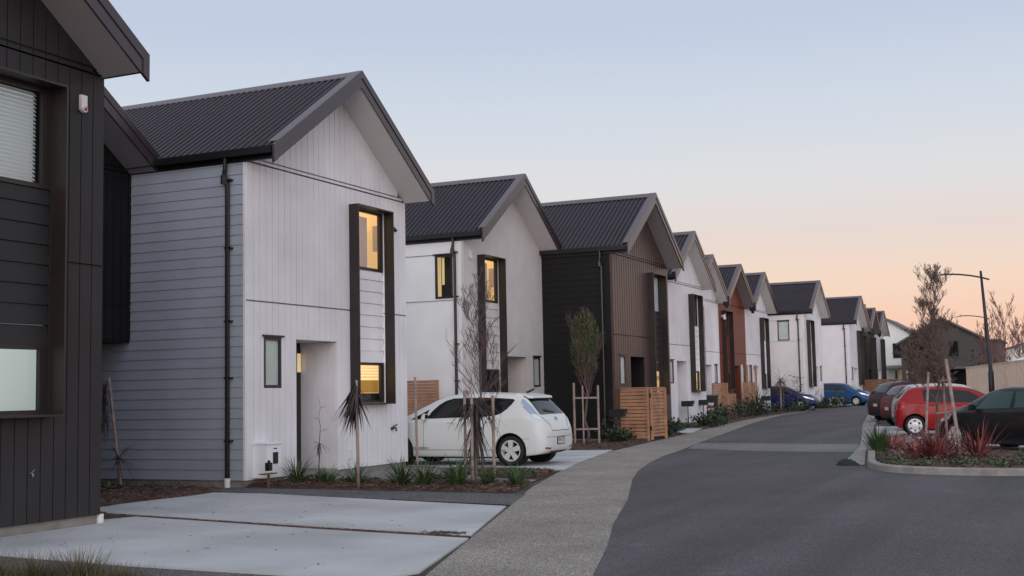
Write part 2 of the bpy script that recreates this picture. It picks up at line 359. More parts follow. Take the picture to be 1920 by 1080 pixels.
ISL = [(-5.28, 35.2), (-4.60, 30.0), (-4.15, 27.0), (-3.86, 25.0), (-3.66, 23.9), (-3.40, 23.15), (-2.95, 22.6), (-2.3, 22.25), (-1.5, 22.1), (-.6, 22.2), (.6, 22.6), (2, 23.4), (3.5, 24.6), (5, 26.4), (5.6, 28.4)]
ISLI = [(x + (.17 if i < 5 else .12 if i < 7 else .0 if i < 10 else -.08), y + (0 if i < 4 else .06 if i < 6 else .18)) for i, (x, y) in enumerate(ISL)]
bed(ISLI + [(-1.9, 28.5), (-2.6, 31), (-3.0, 33.9), (-3.0, 36.6), (-5.3, 36.6)], .07, .05)
bed([(-7.0, 48.4), (-8.3, 57), (-6.6, 57.4), (-5.4, 48.6)], .05)

# kerb round the planted island: upstand with rounded top
def kerb(path, name, h=.13, wd=.16):
    b = B(); prof = [(0, 0), (.012, h - .02), (.035, h), (wd, h), (wd, -.02)]
    k = 0; n = len(path)
    for i, (x, y) in enumerate(path):
        a = Vector(path[max(i - 1, 0)]); c = Vector(path[min(i + 1, n - 1)]); d = (c - a).normalized(); nrm = Vector((-d.y, d.x))
        for (o_, z) in prof: b.v.append((x + nrm.x * o_, y + nrm.y * o_, gz(y) + z))
    m_ = len(prof)
    for i in range(n - 1):
        for j in range(m_ - 1): b.f.append((i * m_ + j, (i + 1) * m_ + j, (i + 1) * m_ + j + 1, i * m_ + j + 1))
    o = b.build(name, 'kerb_concrete', fix=True); tag(o, kind='structure'); return o
def smooth_path(p, n=4):
    out = []
    for i in range(len(p) - 1):
        p0, p1, p2, p3 = (Vector(p[max(i - 1, 0)]), Vector(p[i]), Vector(p[i + 1]), Vector(p[min(i + 2, len(p) - 1)]))
        for k in range(n):
            t = k / n; out.append(tuple(.5 * ((2 * p1) + (p2 - p0) * t + (2 * p0 - 5 * p1 + 4 * p2 - p3) * t * t + (3 * p1 - p0 - 3 * p2 + p3) * t ** 3)))
    return out + [p[-1]]
kerb(smooth_path(ISL), 'kerb')
# stuff strewn on the ground
def chips(name, n, area, size, m, dz=.03, kind='stuff', flat=False):
    b = B()
    for i in range(n):
        x, y = area(); s = random.uniform(.5, 1.3) * size; a = random.uniform(0, 6.3); z = gz(y) + dz + (0 if flat else random.uniform(0, .04))
        t = random.uniform(-.2, .2) if flat else random.uniform(-.9, .9)
        dx, dy = math.cos(a) * s, math.sin(a) * s; ex, ey = -math.sin(a) * s * .35, math.cos(a) * s * .35
        b.add([(x - dx, y - dy, z), (x + ex, y + ey, z + t * s * .5), (x + dx, y + dy, z + .004), (x - ex, y - ey, z)], [(0, 1, 2), (0, 2, 3)])
    o = b.build(name, m); tag(o, kind=kind); return o
def inpoly(p, poly):
    c = False; j = len(poly) - 1
    for i in range(len(poly)):
        if (poly[i][1] > p[1]) != (poly[j][1] > p[1]) and p[0] < (poly[j][0] - poly[i][0]) * (p[1] - poly[i][1]) / (poly[j][1] - poly[i][1]) + poly[i][0]: c = not c
        j = i
    return c
def area_of(poly):
    xs = [p[0] for p in poly]; ys = [p[1] for p in poly]
    def f():
        while True:
            p = (random.uniform(min(xs), max(xs)), random.uniform(min(ys), max(ys)))
            if inpoly(p, poly): return p
    return f
BED0 = [(-15.5, 17.4), (-14.3, 17.3), (-13.2, 16.8), (-12.8, 16.2), (-12.85, 15.58), (-12.95, 14.5), (-12.85, 13.3), (-12.3, 12.9), (-16, 12.4), (-16, 17.3)]
chips('bark_chips', 5000, area_of(BED1), .035, 'mulch_chip', .05)
chips('bark_chips', 2500, area_of(BED1B), .045, 'mulch_chip', .05)
chips('bark_chips', 2200, area_of(BED0), .04, 'mulch_chip', .06)
chips('bark_chips', 3500, area_of(ISLI + [(-1.9, 28.5), (-3, 33)]), .045, 'mulch_chip', .09)
chips('bark_chips', 1200, area_of([(-11.2, 30.5), (-11.5, 33.5), (-11.75, 35.3), (-12.7, 35.6), (-14, 31)]), .05, 'mulch_chip', .05)
chips('fallen_leaves', 130, area_of([(-5.4, 9), (-7.1, 15.2), (-12.7, 16.3), (-12.9, 14.5), (-11.2, 12), (-11.2, 9.2)]), .028, 'leaf_litter', .027, flat=True)
chips('fallen_leaves', 60, lambda: (random.uniform(-14.5, -12.9), random.uniform(15.7, 16.4)), .03, 'mulch_chip', .027, flat=True)
chips('fallen_leaves', 90, lambda: (random.uniform(-9, 1), random.uniform(9, 27)), .025, 'leaf_litter', .014, flat=True)
chips('fallen_leaves', 70, lambda: (random.gauss(-3.95, .12), random.uniform(23.6, 31)), .04, 'mulch_chip', .022, flat=True)
chips('fallen_leaves', 120, lambda: (random.uniform(-3.2, 2), 0), .03, 'leaf_litter', .014, flat=True) if False else None
# strip of dark chips between the two drive slabs
sheet('mulch', [(-5.98, 11.74), (-6.08, 12.0), (-8.2, 12.33), (-11.45, 12.95), (-12.2, 13.1), (-12.4, 12.2), (-11.6, 12.1), (-11.42, 12.72), (-9.83, 12.42), (-8.0, 12.05)], 'mulch', .008)
chips('bark_chips', 260, lambda: (random.gauss(-6.45, .12), random.gauss(12.1, .06)), .03, 'leaf_litter', .028, flat=True)
chips('bark_chips', 2400, area_of([(-6.0, 11.76), (-6.07, 11.99), (-8.15, 12.31), (-11.4, 12.93), (-12.2, 13.0), (-12.2, 12.3), (-11.6, 12.22), (-11.4, 12.74), (-9.8, 12.44), (-8, 12.07)]), .025, 'mulch_chip', .014, flat=True)

# ------------------------------------------------------------------ houses
def free_segs(lo, hi, cuts):
    segs = [(lo, hi)]
    for a, c in cuts:
        ns = []
        for s, e in segs:
            if c <= s or a >= e: ns.append((s, e)); continue
            if a > s: ns.append((s, a))
            if c < e: ns.append((c, e))
        segs = ns
    return [(s, e) for s, e in segs if e - s > .004]

def vertical_clad(b, y0, y1, z0, ztop, holes, pitch, x0=0.0, th=.018, groove=.013, joints=()):
    """boards standing side by side; ztop(y) gives their upper end"""
    edges = {y0, y1}
    k = y0
    if pitch:
        while k < y1: edges |= {k, min(y1, k + groove)}; k += pitch
    for h in holes: edges |= {max(y0, min(y1, h[0])), max(y0, min(y1, h[1]))}
    yc = (y0 + y1) / 2; edges.add(yc)
    E_ = sorted(edges)
    for a, c in zip(E_, E_[1:]):
        if c - a < .002: continue
        mid = (a + c) / 2
        ing = pitch and ((mid - y0) % pitch) < groove
        cuts = [(h[2], h[3]) for h in holes if h[0] - .001 <= a and c <= h[1] + .001]
        za, zc = ztop(a), ztop(c); top = min(za, zc)
        segs = free_segs(z0, top, cuts + list(joints))
        x1 = x0 + (.003 if ing else th)
        for s, e in segs:
            if abs(e - top) < 1e-6: b.slab(x0 - .02, x1, a, c, s, za, s, zc)
            else: b.box(x0 - .02, x1, a, c, s, e)

def weatherboards(b, xa, xb, y, z0, z1, holes=(), pitch=.18, out=-1, proud=.016):
    """horizontal lapped boards on the plane y=const, facing out*Y; holes are (x0,x1,z0,z1)"""
    z = z0
    xs = sorted({xa, xb} | {h[0] for h in holes} | {h[1] for h in holes})
    while z < z1 - .01:
        t = min(z1, z + pitch)
        zs = sorted({z, t} | {h[2] for h in holes if z < h[2] < t} | {h[3] for h in holes if z < h[3] < t})
        for s, e in zip(zs, zs[1:]):
            for p, q in zip(xs, xs[1:]):
                if any(h[0] - .001 <= p and q <= h[1] + .001 and h[2] - .001 <= s and e <= h[3] + .001 for h in holes): continue
                f = lambda zz: out * (proud - (proud - .003) * (zz - z) / pitch)
                yi = y - out * .02
                b.hexa([(p, y + f(s), s), (q, y + f(s), s), (q, yi, s), (p, yi, s)] if out < 0 else [(p, yi, s), (q, yi, s), (q, y + f(s), s), (p, y + f(s), s)],
                       [(p, y + f(e), e), (q, y + f(e), e), (q, yi, e), (p, yi, e)] if out < 0 else [(p, yi, e), (q, yi, e), (q, y + f(e), e), (p, y + f(e), e)])
        z = t

def window_part(root, y0, y1, z0, z1, x, kind, fw=.05, head=False, sill=None, frame='dark_frame'):
    """a window facing +x: frame > pane, plus what is seen behind the pane"""
    b = B()
    b.box(x - .05, x + .02, y0, y1, z0, z0 + fw); b.box(x - .05, x + .02, y0, y1, z1 - fw, z1)
    b.box(x - .05, x + .02, y0, y0 + fw, z0 + fw, z1 - fw); b.box(x - .05, x + .02, y1 - fw, y1, z0 + fw, z1 - fw)
    if kind in ('lit', 'lit_low', 'blind', 'cool') and y1 - y0 > .9:
        c = y0 + (y1 - y0) * .93; 
        b.box(x - .045, x + .012, y1 - fw - .07, y1 - fw - .002, z0 + fw, z1 - fw)
    if head: b.box(x - .02, x + .06, y0 - .05, y1 + .05, z1 + .002, z1 + .035)
    fr = b.build('window', frame, root)
    p = B(); xp = x - .018; p.add([(xp, y0 + fw, z0 + fw), (xp, y1 - fw, z0 + fw), (xp, y1 - fw, z1 - fw), (xp, y0 + fw, z1 - fw)], [(0, 1, 2, 3)])
    p.build('pane', {'frosted': 'frosted', 'dark': 'window_glass'}.get(kind, 'pane'), fr)
    a, c, s, t = y0 + .002, y1 - .002, z0, z1
    if sill:
        q = B(); q.box(x - .01, x + .09, y0 - .02, y1 + .02, z0 - .035, z0 - .004); q.build('sill', sill, fr)
    if kind in ('lit', 'lit_low', 'cool'):
        mw = 'lit_wall' if kind != 'cool' else 'cool_lit'
        r = B(); d = x - 1.3
        r.box(d - .05, d, a - .3, c + .3, s - .3, t + .3); r.box(d, x - .06, a - .35, a - .3, s - .3, t + .3); r.box(d, x - .06, c + .3, c + .35, s - .3, t + .3)
        r.build('lit_room', mw, fr)
        r = B(); r.box(d, x - .06, a - .3, c + .3, t + .25, t + .3); r.build('room_ceiling', 'lit_ceiling' if kind != 'cool' else 'cool_lit', fr)
        if kind == 'lit':
            q = B()
            for i in range(7):
                yy = y0 + (y1 - y0) * (.50 + .028 * i); q.box(x - .16 - .03 * (i % 2), x - .13 - .03 * (i % 2), yy, yy + .05, z0 + .02, z1 - .12)
            q.build('curtain', 'lit_curtain', fr)
            q = B(); q.box(x - .95, x - .55, c + .08, c + .29, s - .2, t - .28); q.build('wardrobe', 'lit_cabinet', fr)
            q = B(); q.box(x - .40, x - .12, c + .27, c + .295, s + .5, t - .2); q.build('picture', 'lit_curtain', fr)
            q = B(); q.box(d, d + .1, y0 + .1, y0 + .5, z0 + .1, z0 + .6); q.box(x - .5, x - .3, y1 - .5, y1 - .2, z0 - .1, z0 + .45)
            for i in range(6): q.tube([(x - .3, y0 + .25 + .03 * i, z0), (x - .3 + random.uniform(-.1, .1), y0 + .2 + .07 * i, z0 + .35 + .05 * (i % 3))], .008, 4)
            q.build('houseplant', 'lit_cabinet', fr)
        if kind == 'lit_low':
            q = B()
            for i in range(4): q.box(x - .09, x - .07, y0 + .05, y1 - .05, z1 - .10 - i * .06, z1 - .07 - i * .06)
            q.box(x - .1, x - .07, y0 + .05, y1 - .05, z1 - .36, z1 - .32)
            q.build('blind', 'lit_ceiling', fr)
            q = B()
            for i in range(4): q.box(d, d + .3, y0 - .1 + i * .36, y0 + .23 + i * .36, z0 + .12, z1 - .33)
            q.build('cabinet', 'lit_cabinet', fr)
            q = B(); q.box(x - .95, x - .30, c + .1, c + .29, s + .22, t - .34); q.build('cabinet', 'lit_cabinet', fr)
            q = B(); q.box(x - .35, x - .12, y0 + .45, y1, z0, z0 + .2); q.box(x - .6, x - .3, y0 - .2, y1 + .2, z0 - .2, z0 + .16); q.tube([(x - .35, y0 + .4, z0), (x - .35, y0 + .4, z0 + .22)], .05, 8); q.tube([(x - .3, y0 + .75, z0 + .1), (x - .3, y0 + .75, z0 + .2)], [.06, .03], 8)
            q.build('kitchenware', 'clutter', fr)
    if kind == 'blind':
        q = B(); zz = z1 - fw - .01
        while zz > z0 + fw + .02:
            q.hexa([(x - .075, y0 + fw, zz - .042), (x - .07, y0 + fw, zz - .042), (x - .07, y1 - .15, zz - .042), (x - .075, y1 - .15, zz - .042)],
                   [(x - .105, y0 + fw, zz), (x - .10, y0 + fw, zz), (x - .10, y1 - .15, zz), (x - .105, y1 - .15, zz)]); zz -= .05
        q.build('blind', 'blind', fr)
        q = B(); q.box(x - .3, x - .28, y0, y1, z0, z1); q.build('room_backing', 'cool_lit', fr)
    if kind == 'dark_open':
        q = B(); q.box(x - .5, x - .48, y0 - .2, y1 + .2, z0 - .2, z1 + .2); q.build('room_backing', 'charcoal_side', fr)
    return fr

def house(loc, W=5.6, mirror=False, depth=9.0, front='white_clad', side='pale_side', pitch=.19, label='', group='gabled townhouses along the street',
          upper='lit', lower='lit_low', ovh=.66, soffit='soffit', side_style='boards', side_window=None, small='frosted', lower_panel=True,
          left_open=True, overlap_l=.14, overlap_r=.14, panel=None, upper_only=False, groove=.013, downpipe=-.34, narrow_box=False, cornerwhite=True):
    root = empty('gabled_townhouse', loc, 0, label, 'house', group)
    my = (lambda y: W - y) if mirror else (lambda y: y)
    iv = lambda a, c: tuple(sorted((my(a), my(c))))
    ZE = 5.76; sl = (7.93 - 6.02) / 2.8
    zr = lambda y: 6.02 + sl * (min(y, W - y)) * (5.6 / W)
    zs = lambda y: zr(y) - .26
    yb = iv(3.36, 4.76); yw = iv(.50, 1.03); yd = iv(1.50, 2.89)
    BZ0, BZ1 = 1.38, 5.43
    holes = [(yb[0] + .03, yb[1] - .03, BZ0 + .03, BZ1 - .03)]
    base = .13
    fw_ = B()
    joints = [(3.272, 3.290), (5.745, 5.765), (5.835, 5.85)] if pitch else [(5.745, 5.76)] if False else []
    if upper_only:      # the storey above an open carport
        vertical_clad(fw_, 0, W, 2.66, zs, holes and [(yb[0] + .03, yb[1] - .03, 2.6, BZ1 - .03)], pitch, joints=joints)
    else:
        holes += [(yw[0], yw[1], 1.73, 2.65), (yd[0], yd[1], 0, 2.63)]
        vertical_clad(fw_, 0, W, base, zs, holes, pitch, joints=joints, groove=groove)
    fw_.build('front_wall', front, root)
    bk = B(); vertical_clad(bk, 0, W, base, zs, holes if not upper_only else [(0, W, 0, 2.66), (yb[0] + .03, yb[1] - .03, 0, BZ1 - .03)], 0, x0=-.03, th=.012)
    if pitch: bk.build('wall_lining', 'joint' if front in ('white_clad',) else 'charcoal_side', root)
    if not upper_only:
        # entrance recess
        r = B(); D = -.86
        vertical_clad_y = [yd[0], yd[1]]
        r.box(D, -.03, yd[0] - .03, yd[0], .1, 2.66); r.box(D, -.03, yd[1], yd[1] + .03, .1, 2.66); r.box(D, -.03, yd[0], yd[1], 2.63, 2.66)
        k = D + .1
        if pitch:
            for yy, s_ in ((yd[1], -1), (yd[0], 1)):
                k = D
                while k < -.05: r.box(k + .012, min(k + .17, -.02), yy, yy + s_ * .012, .16, 2.62); k += .17
        r.build('porch', 'charcoal_side' if front in ('brown_clad', 'charcoal') else front, root)  # near-black lining on dark fronts puts the recess's shade into the colour
        r = B(); r.box(D - .05, .0, yd[0] + .001, yd[1] - .001, .02, .15); r.build('doorstep', 'concrete_base', root)
        r = B(); r.box(D - .06, D, yd[0] - .02, yd[1] + .02, .15, 2.64)
        r.box(D, D + .03, yd[0] + .45, yd[0] + 1.37, .17, 2.5)
        for i in range(4): r.box(D + .03, D + .04, yd[0] + .5, yd[0] + 1.32, .3 + i * .55, .78 + i * .55)
        dr = r.build('front_door', 'door_dark', root)
        r = B(); r.tube([(D + .05, yd[0] + .56, 1.0), (D + .09, yd[0] + .56, 1.0), (D + .09, yd[0] + .56, 1.4), (D + .05, yd[0] + .56, 1.4)], .012, 6); r.build('handle', 'alloy', dr)
        if upper in ('lit',):
            r = B(); r.box(D + .04, D + .05, yd[1] - .16, yd[1] - .04, 2.05, 2.42); r.build('door_light', 'lit_wall', dr)
        window_part(root, yw[0], yw[1], 1.73, 2.65, -.0, small, fw=.055, head=True)
    # plinth
    p = B()
    if not upper_only: 
        p.box(-depth + .02, -.022, .022, W - .022, -.3, base - .004)
    if p.v: p.build('plinth', 'concrete_base', root)
    # projecting steel surround and the windows in it
    b = B(); t = .028; xo = .245; xi = -.10
    b.box(xi, xo, yb[0], yb[0] + t, BZ0, BZ1); b.box(xi, xo, yb[1] - t, yb[1], BZ0, BZ1)
    b.box(xi, xo, yb[0] + t, yb[1] - t, BZ1 - t, BZ1); b.box(xi, xo, yb[0] + t, yb[1] - t, BZ0, BZ0 + t)
    sur = b.build('window_surround', 'bronze', root)
    b = B()
    for zz in (4.55, 2.6): b.box(xo - .09, xo - .03, yb[0] - .012, yb[0], zz, zz + .12)
    b.build('bracket', 'dark_frame', sur)
    ya, yc = yb[0] + t, yb[1] - t
    window_part(root, ya, yc, 4.15, BZ1 - t, -.03, upper, fw=.055)
    if lower_panel: 
        window_part(root, ya, yc, BZ0 + t, 2.24, -.03, lower, fw=.055, sill='joint' if front == 'white_clad' else None)
        zp0 = 2.24
    else:
        window_part(root, ya, yc, BZ0 + t, 2.6, -.03, 'dark_open', fw=.055); zp0 = 2.6
    b = B(); z = zp0 + .002
    pm = panel or front
    while z < 4.14:
        e = min(4.148, z + .245); b.hexa([(-.08, ya, z), (-.012, ya, z), (-.012, yc, z), (-.08, yc, z)], [(-.08, ya, e - .006), (-.03, ya, e - .006), (-.03, yc, e - .006), (-.08, yc, e - .006)]); z = e
    b.build('infill_panel', pm, root)
    # flashing lines across the front
    b = B()
    if pitch:
        segs = free_segs(0, W, [(yb[0], yb[1])])
        for s, e in segs: b.box(.0, .026, s, e, 3.268, 3.274)
        b.box(0, .032, 0, W, 5.765, 5.772); b.box(0, .03, 0, W, 5.83, 5.835)
        b.build('flashing', 'joint' if front == 'white_clad' else 'bronze', root)
    # side and back walls
    zt = 5.74
    sw = B(); hl = []
    if side_window: hl = [side_window]
    zb = 2.66 if upper_only else base
    if side_style == 'boards': weatherboards(sw, -depth, -.045, 0, zb, zt, hl)
    elif side_style == 'plain': weatherboards(sw, -depth, -.045, 0, zb, zt, hl, pitch=6, proud=.004)
    weatherboards(sw, -depth, -.045, W, zb, zt, (), pitch=.36, out=1)
    sw.box(-depth - .02, -depth + .0, 0, W, zb, 5.9)
    sw.build('side_wall', side, root)
    cb = B(); cb.box(-.045, .0, -.018, .0, zb, zt); cb.box(-.045, .0, W, W + .018, zb, zt)
    cb.build('corner_trim', front if cornerwhite else side, root)
    if upper_only:
        b = B(); b.box(-depth, .0, 0, W, 2.62, 2.655); b.build('carport_ceiling', side, root)
        b = B(); b.box(-3.2, -3.1, 0, W, 0, 2.62); b.build('back_wall', side, root)
    if side_window:
        x0_, x1_, s, e = side_window
        fr = B(); f_ = .055
        fr.box(x0_, x1_, -.025, .03, s, s + f_); fr.box(x0_, x1_, -.025, .03, e - f_, e); fr.box(x0_, x0_ + f_, -.025, .03, s + f_, e - f_); fr.box(x1_ - f_, x1_, -.025, .03, s + f_, e - f_)
        fr.box(x0_ - .05, x1_ + .05, -.06, .0, e + .002, e + .035)
        fo = fr.build('window', 'dark_frame', root)
        q = B(); q.add([(x0_ + f_, .01, s + f_), (x1_ - f_, .01, s + f_), (x1_ - f_, .01, e - f_), (x0_ + f_, .01, e - f_)], [(0, 1, 2, 3)]); q.build('pane', 'pane' if upper == 'lit' else 'frosted', fo)
        if upper == 'lit':
            q = B(); q.box(x0_, x1_, .35, .36, s, e); q.build('room_backing', 'charcoal', fo)
            q = B(); q.box(x0_ + .1, x0_ + .17, .2, .22, s + .4, e - .05); q.build('curtain', 'lit_wall', fo)
        q = B(); zl = e + .03
        q.box(-depth, x0_ - .06, -.024, -.0, zl - .02, zl - .008); q.box(-depth, -.05, -.024, -.0, s - .06, s - .05)
        q.build('flashing', 'joint', root)
    # roof: two ribbed sheets
    roof = B(); th = .034; x0_, x1_ = -depth - .15, ovh - .10
    prof = []; x = x0_
    while x < x1_ - .001:
        for dx, h in ((0, 0), (.085, 0), (.095, .5), (.10, 1), (.128, 1), (.14, .5)):
            if x + dx < x1_: prof.append((x + dx, h * .05))
        x += .152
    prof.append((x1_, 0))
    for sg in (0, 1):
        yE = -overlap_l if sg == 0 else W + overlap_r
        zE_ = 6.02 - .015 + sl * (5.6 / W) * (-(overlap_l if sg == 0 else overlap_r)); yR = W / 2; zR = zr(yR) - .015
        k = len(roof.v)
        for (px, h) in prof: roof.v += [(px, yE, zE_ + h), (px, yR, zR + h)]
        for i in range(len(prof) - 1):
            f = (k + 2 * i, k + 2 * i + 2, k + 2 * i + 3, k + 2 * i + 1)
            roof.f.append(f if sg == 0 else f[::-1])
        roof.add([(x0_, yE, zE_ - .02), (x1_, yE, zE_ - .02), (x1_, yR, zR - .02), (x0_, yR, zR - .02)], [(3, 2, 1, 0) if sg == 0 else (0, 1, 2, 3)])
    ro = roof.build('roof', 'roof_metal', root)
    b = B(); y = W / 2; z = zr(y)
    b.slab(x0_, ovh + .01, y - .2, y, z - .2 * sl + .022, z - .2 * sl + .034, z + .03, z + .042); b.slab(x0_, ovh + .01, y, y + .2, z + .03, z + .042, z - .2 * sl + .022, z - .2 * sl + .034)
    b.build('ridge_cap', 'flashing', ro)
    # barge boards, verge caps and soffit at the front
    b = B(); c = B(); s_ = B(); s2 = B()
    for ya_, yc_ in ((0, W / 2), (W / 2, W)):
        za, zc = zr(ya_), zr(yc_)
        b.slab(ovh - .03, ovh, ya_, yc_, za - .30, za - .10, zc - .30, zc - .10)
        b.slab(ovh - .035, ovh + .018, ya_, yc_, za - .105, za + .03, zc - .105, zc + .03)
        c.slab(ovh - .19, ovh + .02, ya_, yc_, za + .031, za + .046, zc + .031, zc + .046)
        s_.slab(0.0, ovh - .03, ya_ + (.02 if ya_ == 0 else 0), yc_ - (.02 if yc_ == W else 0), za - .275, za - .25, zc - .275, zc - .25)
    el, er = (.11 if overlap_l > .1 else .02), (.11 if overlap_r > .1 else .02); z0_ = zr(0); q_ = sl * 5.6 / W
    b.slab(ovh - .03, ovh + .018, -el, 0, z0_ - .30 - q_ * el, z0_ + .03 - q_ * el, z0_ - .30, z0_ + .03)
    b.slab(ovh - .03, ovh + .018, W, W + er, z0_ - .30, z0_ + .03, z0_ - .30 - q_ * er, z0_ + .03 - q_ * er)
    c.slab(ovh - .19, ovh + .02, W, W + er, z0_ + .031, z0_ + .046, z0_ + .031 - q_ * er, z0_ + .046 - q_ * er)
    b.build('barge_board', 'barge', ro); c.build('verge_cap', 'flashing', ro)
    s_.build('soffit', soffit, ro)
    # gutters
    for side_y, sg in ((0, -1), (W, 1)):
        g = B()
        ov = overlap_l if sg < 0 else overlap_r
        if ov > .1:
            g.box(-depth, ovh - .05, side_y + sg * .02, side_y + sg * .04, 5.745, 5.99)
            g.box(-depth, ovh - .04, side_y + sg * .045, side_y + sg * .165, 5.83, 5.845); g.box(-depth, ovh - .04, side_y + sg * .155, side_y + sg * .165, 5.845, 5.955)
            g.box(ovh - .055, ovh - .04, side_y + sg * .04, side_y + sg * .155, 5.845, 5.95)
            g.build('gutter', 'gutter', ro)
        else:
            g.box(ovh - .28, ovh + .05, side_y - .13, side_y + .13, 5.62, 6.1)
            g.box(ovh - .2, ovh - .05, side_y - .06, side_y + .06, 5.5, 5.62)
            if sg > 0: g.build('rainhead', 'gutter', ro)
    if downpipe is not None:
        g = B(); x = downpipe
        g.tube([(x - .03, -.10, 5.84), (x - .03, -.10, 5.62)], .038, 8)
        g.tube([(x - .03, -.10, 5.63), (x - .06, -.10, 5.5), (x + .0, -.075, 5.36), (x, -.075, 5.25), (x, -.075, .16)], .042, 8)
        g.tube([(x - .05, -.10, 5.52), (x - .05, -.10, 5.36)], .062, 8)
        for zz in (5.42, 4.2, 2.9, 1.9, .8): g.box(x - .06, x + .08, -.1, -.0, zz, zz + .03)
        dp = g.build('downpipe', 'gutter', root)
        g = B(); g.tube([(x, -.075, -.05), (x, -.075, .17)], .055, 10); g.build('pipe_socket', 'white_pvc', dp)
    return root

GRP = 'gabled townhouses along the street'
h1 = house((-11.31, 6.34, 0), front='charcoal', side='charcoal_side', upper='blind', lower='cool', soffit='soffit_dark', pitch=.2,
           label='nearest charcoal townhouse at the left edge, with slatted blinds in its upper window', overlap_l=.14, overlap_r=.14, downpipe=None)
h1b = house((-15.82, 11.84, 0), mirror=True, front='charcoal_side', side='charcoal_side', upper='dark', lower='dark', soffit='soffit_dark', upper_only=True,
            label='black set back townhouse squeezed between the nearest charcoal house and the large white gable', downpipe=None, overlap_l=.14, overlap_r=.14)
h2 = house((-13.2, 17.44, 0), W=5.64, front='white_clad', side='grey_side', upper='lit', lower='lit_low', ovh=.68,
           label='large white townhouse with grey weatherboard side wall and two lit yellow windows')
h3 = house((-15.05, 29.5, 0), mirror=True, front='white_plaster', side='pale_side', pitch=0, upper='lit', lower='dark', side_window=(-.86, -.32, 4.18, 5.38), lower_panel=True,
           label='off-white plastered townhouse behind the white hatchback, narrow window in its side wall', side_style='plain', downpipe=-.22)
h4 = house((-12.72, 34.88, 0), front='brown_clad', side='charcoal_side', pitch=.215, upper='frosted', lower='lit', soffit='soffit_mid', ovh=.58, groove=.035,  # upper pane: sky reflection put into a pale colour, not frosted glass
           label='dark brown townhouse with black side wall behind the slatted timber bin screen', side_style='boards', downpipe=-.3, panel='charcoal')
h5 = house((-14.48, 45.5, .08), front='white_clad', side='pale_side', upper='dark', lower='lit_low', ovh=.56,
           label='white townhouse beyond the dark brown one, lit lower window behind two black mailboxes', downpipe=None)
h6 = house((-16.33, 54.85, .12), W=5.45, mirror=True, front='white_clad', side='pale_side', upper='dark', lower='dark', overlap_r=.02, ovh=.6, pitch=.19,
           label='white townhouse half hidden, attached to the left side of the rust red one', downpipe=None)
h7 = house((-16.33, 60.32, .13), W=5.45, mirror=True, front='red_clad', side='red_clad', upper='dark', lower='dark', overlap_l=.02, overlap_r=.02, soffit='soffit_dark', ovh=.6,
           label='rust red timber townhouse in the middle of the row', downpipe=None)
h8 = house((-16.33, 65.8, .15), W=5.45, front='white_clad', side='pale_side', upper='dark', lower='dark', overlap_l=.02, ovh=.6,
           label='white townhouse attached to the right side of the rust red one', downpipe=None)
h9 = house((-14.75, 73.75, .2), W=5.6, mirror=True, front='white_clad', side='warm_white', pitch=0, upper='dark', lower='dark', ovh=.58, side_window=(-1.55, -.85, 4.2, 5.4), side_style='plain',
           label='white townhouse behind the navy hatchback, small framed window in its pale side wall', downpipe=-.3)
h10 = house((-14.75, 89.9, .27), W=5.6, front='white_clad', side='warm_white', pitch=0, upper='dark', lower='dark', ovh=.58, side_style='plain',
            label='white townhouse behind the bright blue hatchback', downpipe=-.3)
h11 = house((-16.08, 100.5, .32), W=5.4, front='charcoal', side='charcoal_side', pitch=.2, upper='dark', lower='dark', overlap_r=.02, soffit='soffit', ovh=.58,
            label='first dark townhouse past the bright blue hatchback, mostly hidden', downpipe=None)
h12 = house((-16.08, 105.95, .34), W=5.4, front='charcoal', side='charcoal_side', pitch=.2, upper='dark', lower='dark', overlap_l=.02, overlap_r=.02, soffit='soffit_dark', ovh=.58,
            label='second dark townhouse past the bright blue hatchback, next to the last white one', downpipe=None)
h13 = house((-16.08, 111.4, .36), W=5.4, front='white_clad', side='pale_side', pitch=0, upper='dark', lower='dark', overlap_l=.02, ovh=.58,
            label='last white townhouse of the row, farthest down the street', downpipe=None)
# small fittings on the near houses
def fitting(name, m, fn, root, smooth=False):
    b = B(); fn(b); return b.build(name, m, root, smooth=smooth)
def sensor(b, y, z, s=1):
    b.box(.018, .075 * s, y - .045 * s, y + .045 * s, z - .02, z + .09 * s); b.tube([(.07 * s, y, z), (.075 * s, y, z - .05 * s)], [.045 * s, .03 * s], 8)
fitting('security_sensor', 'white_pvc', lambda b: (b.box(.02, .065, 5.16, 5.26, 5.24, 5.43), b.tube([(.03, 5.21, 5.25), (.08, 5.21, 5.25)], .045, 10)), h1)
fitting('sensor_lens', 'lamp_red', lambda b: b.tube([(.08, 5.21, 5.25), (.1, 5.21, 5.24)], [.03, .015], 8), h1)
fitting('garden_tap', 'lamp_grey', lambda b: (b.tube([(.01, 4.45, .72), (.06, 4.45, .72), (.07, 4.45, .68)], .009, 6), b.tube([(.04, 4.45, .73), (.04, 4.50, .76)], .006, 5)), h1)
fitting('downpipe_foot', 'white_pvc', lambda b: b.tube([(-.03, 5.64, -.02), (-.03, 5.64, .13)], .05, 10), h1)
fitting('wall_lamp', 'black_plastic', lambda b: b.tube([(.02, 4.95, 5.12), (.1, 5.0, 5.12), (.14, 5.04, 5.05)], [.02, .035, .04], 8), h2)
fitting('garden_tap', 'dark_frame', lambda b: (b.tube([(.01, 5.0, .87), (.1, 5.0, .87), (.11, 5.0, .8)], .02, 6), b.tube([(.06, 4.96, .9), (.06, 5.12, .94)], .016, 5), b.tube([(.03, 4.92, .86), (.03, 5.0, .86)], .03, 6)), h2)
def heater(b): b.box(.02, .31, .17, .62, .16, .74)
wh = fitting('water_heater', 'white_enamel', heater, h2)
fitting('lid', 'white_enamel', lambda b: b.box(.02, .33, .155, .635, .742, .772), wh)
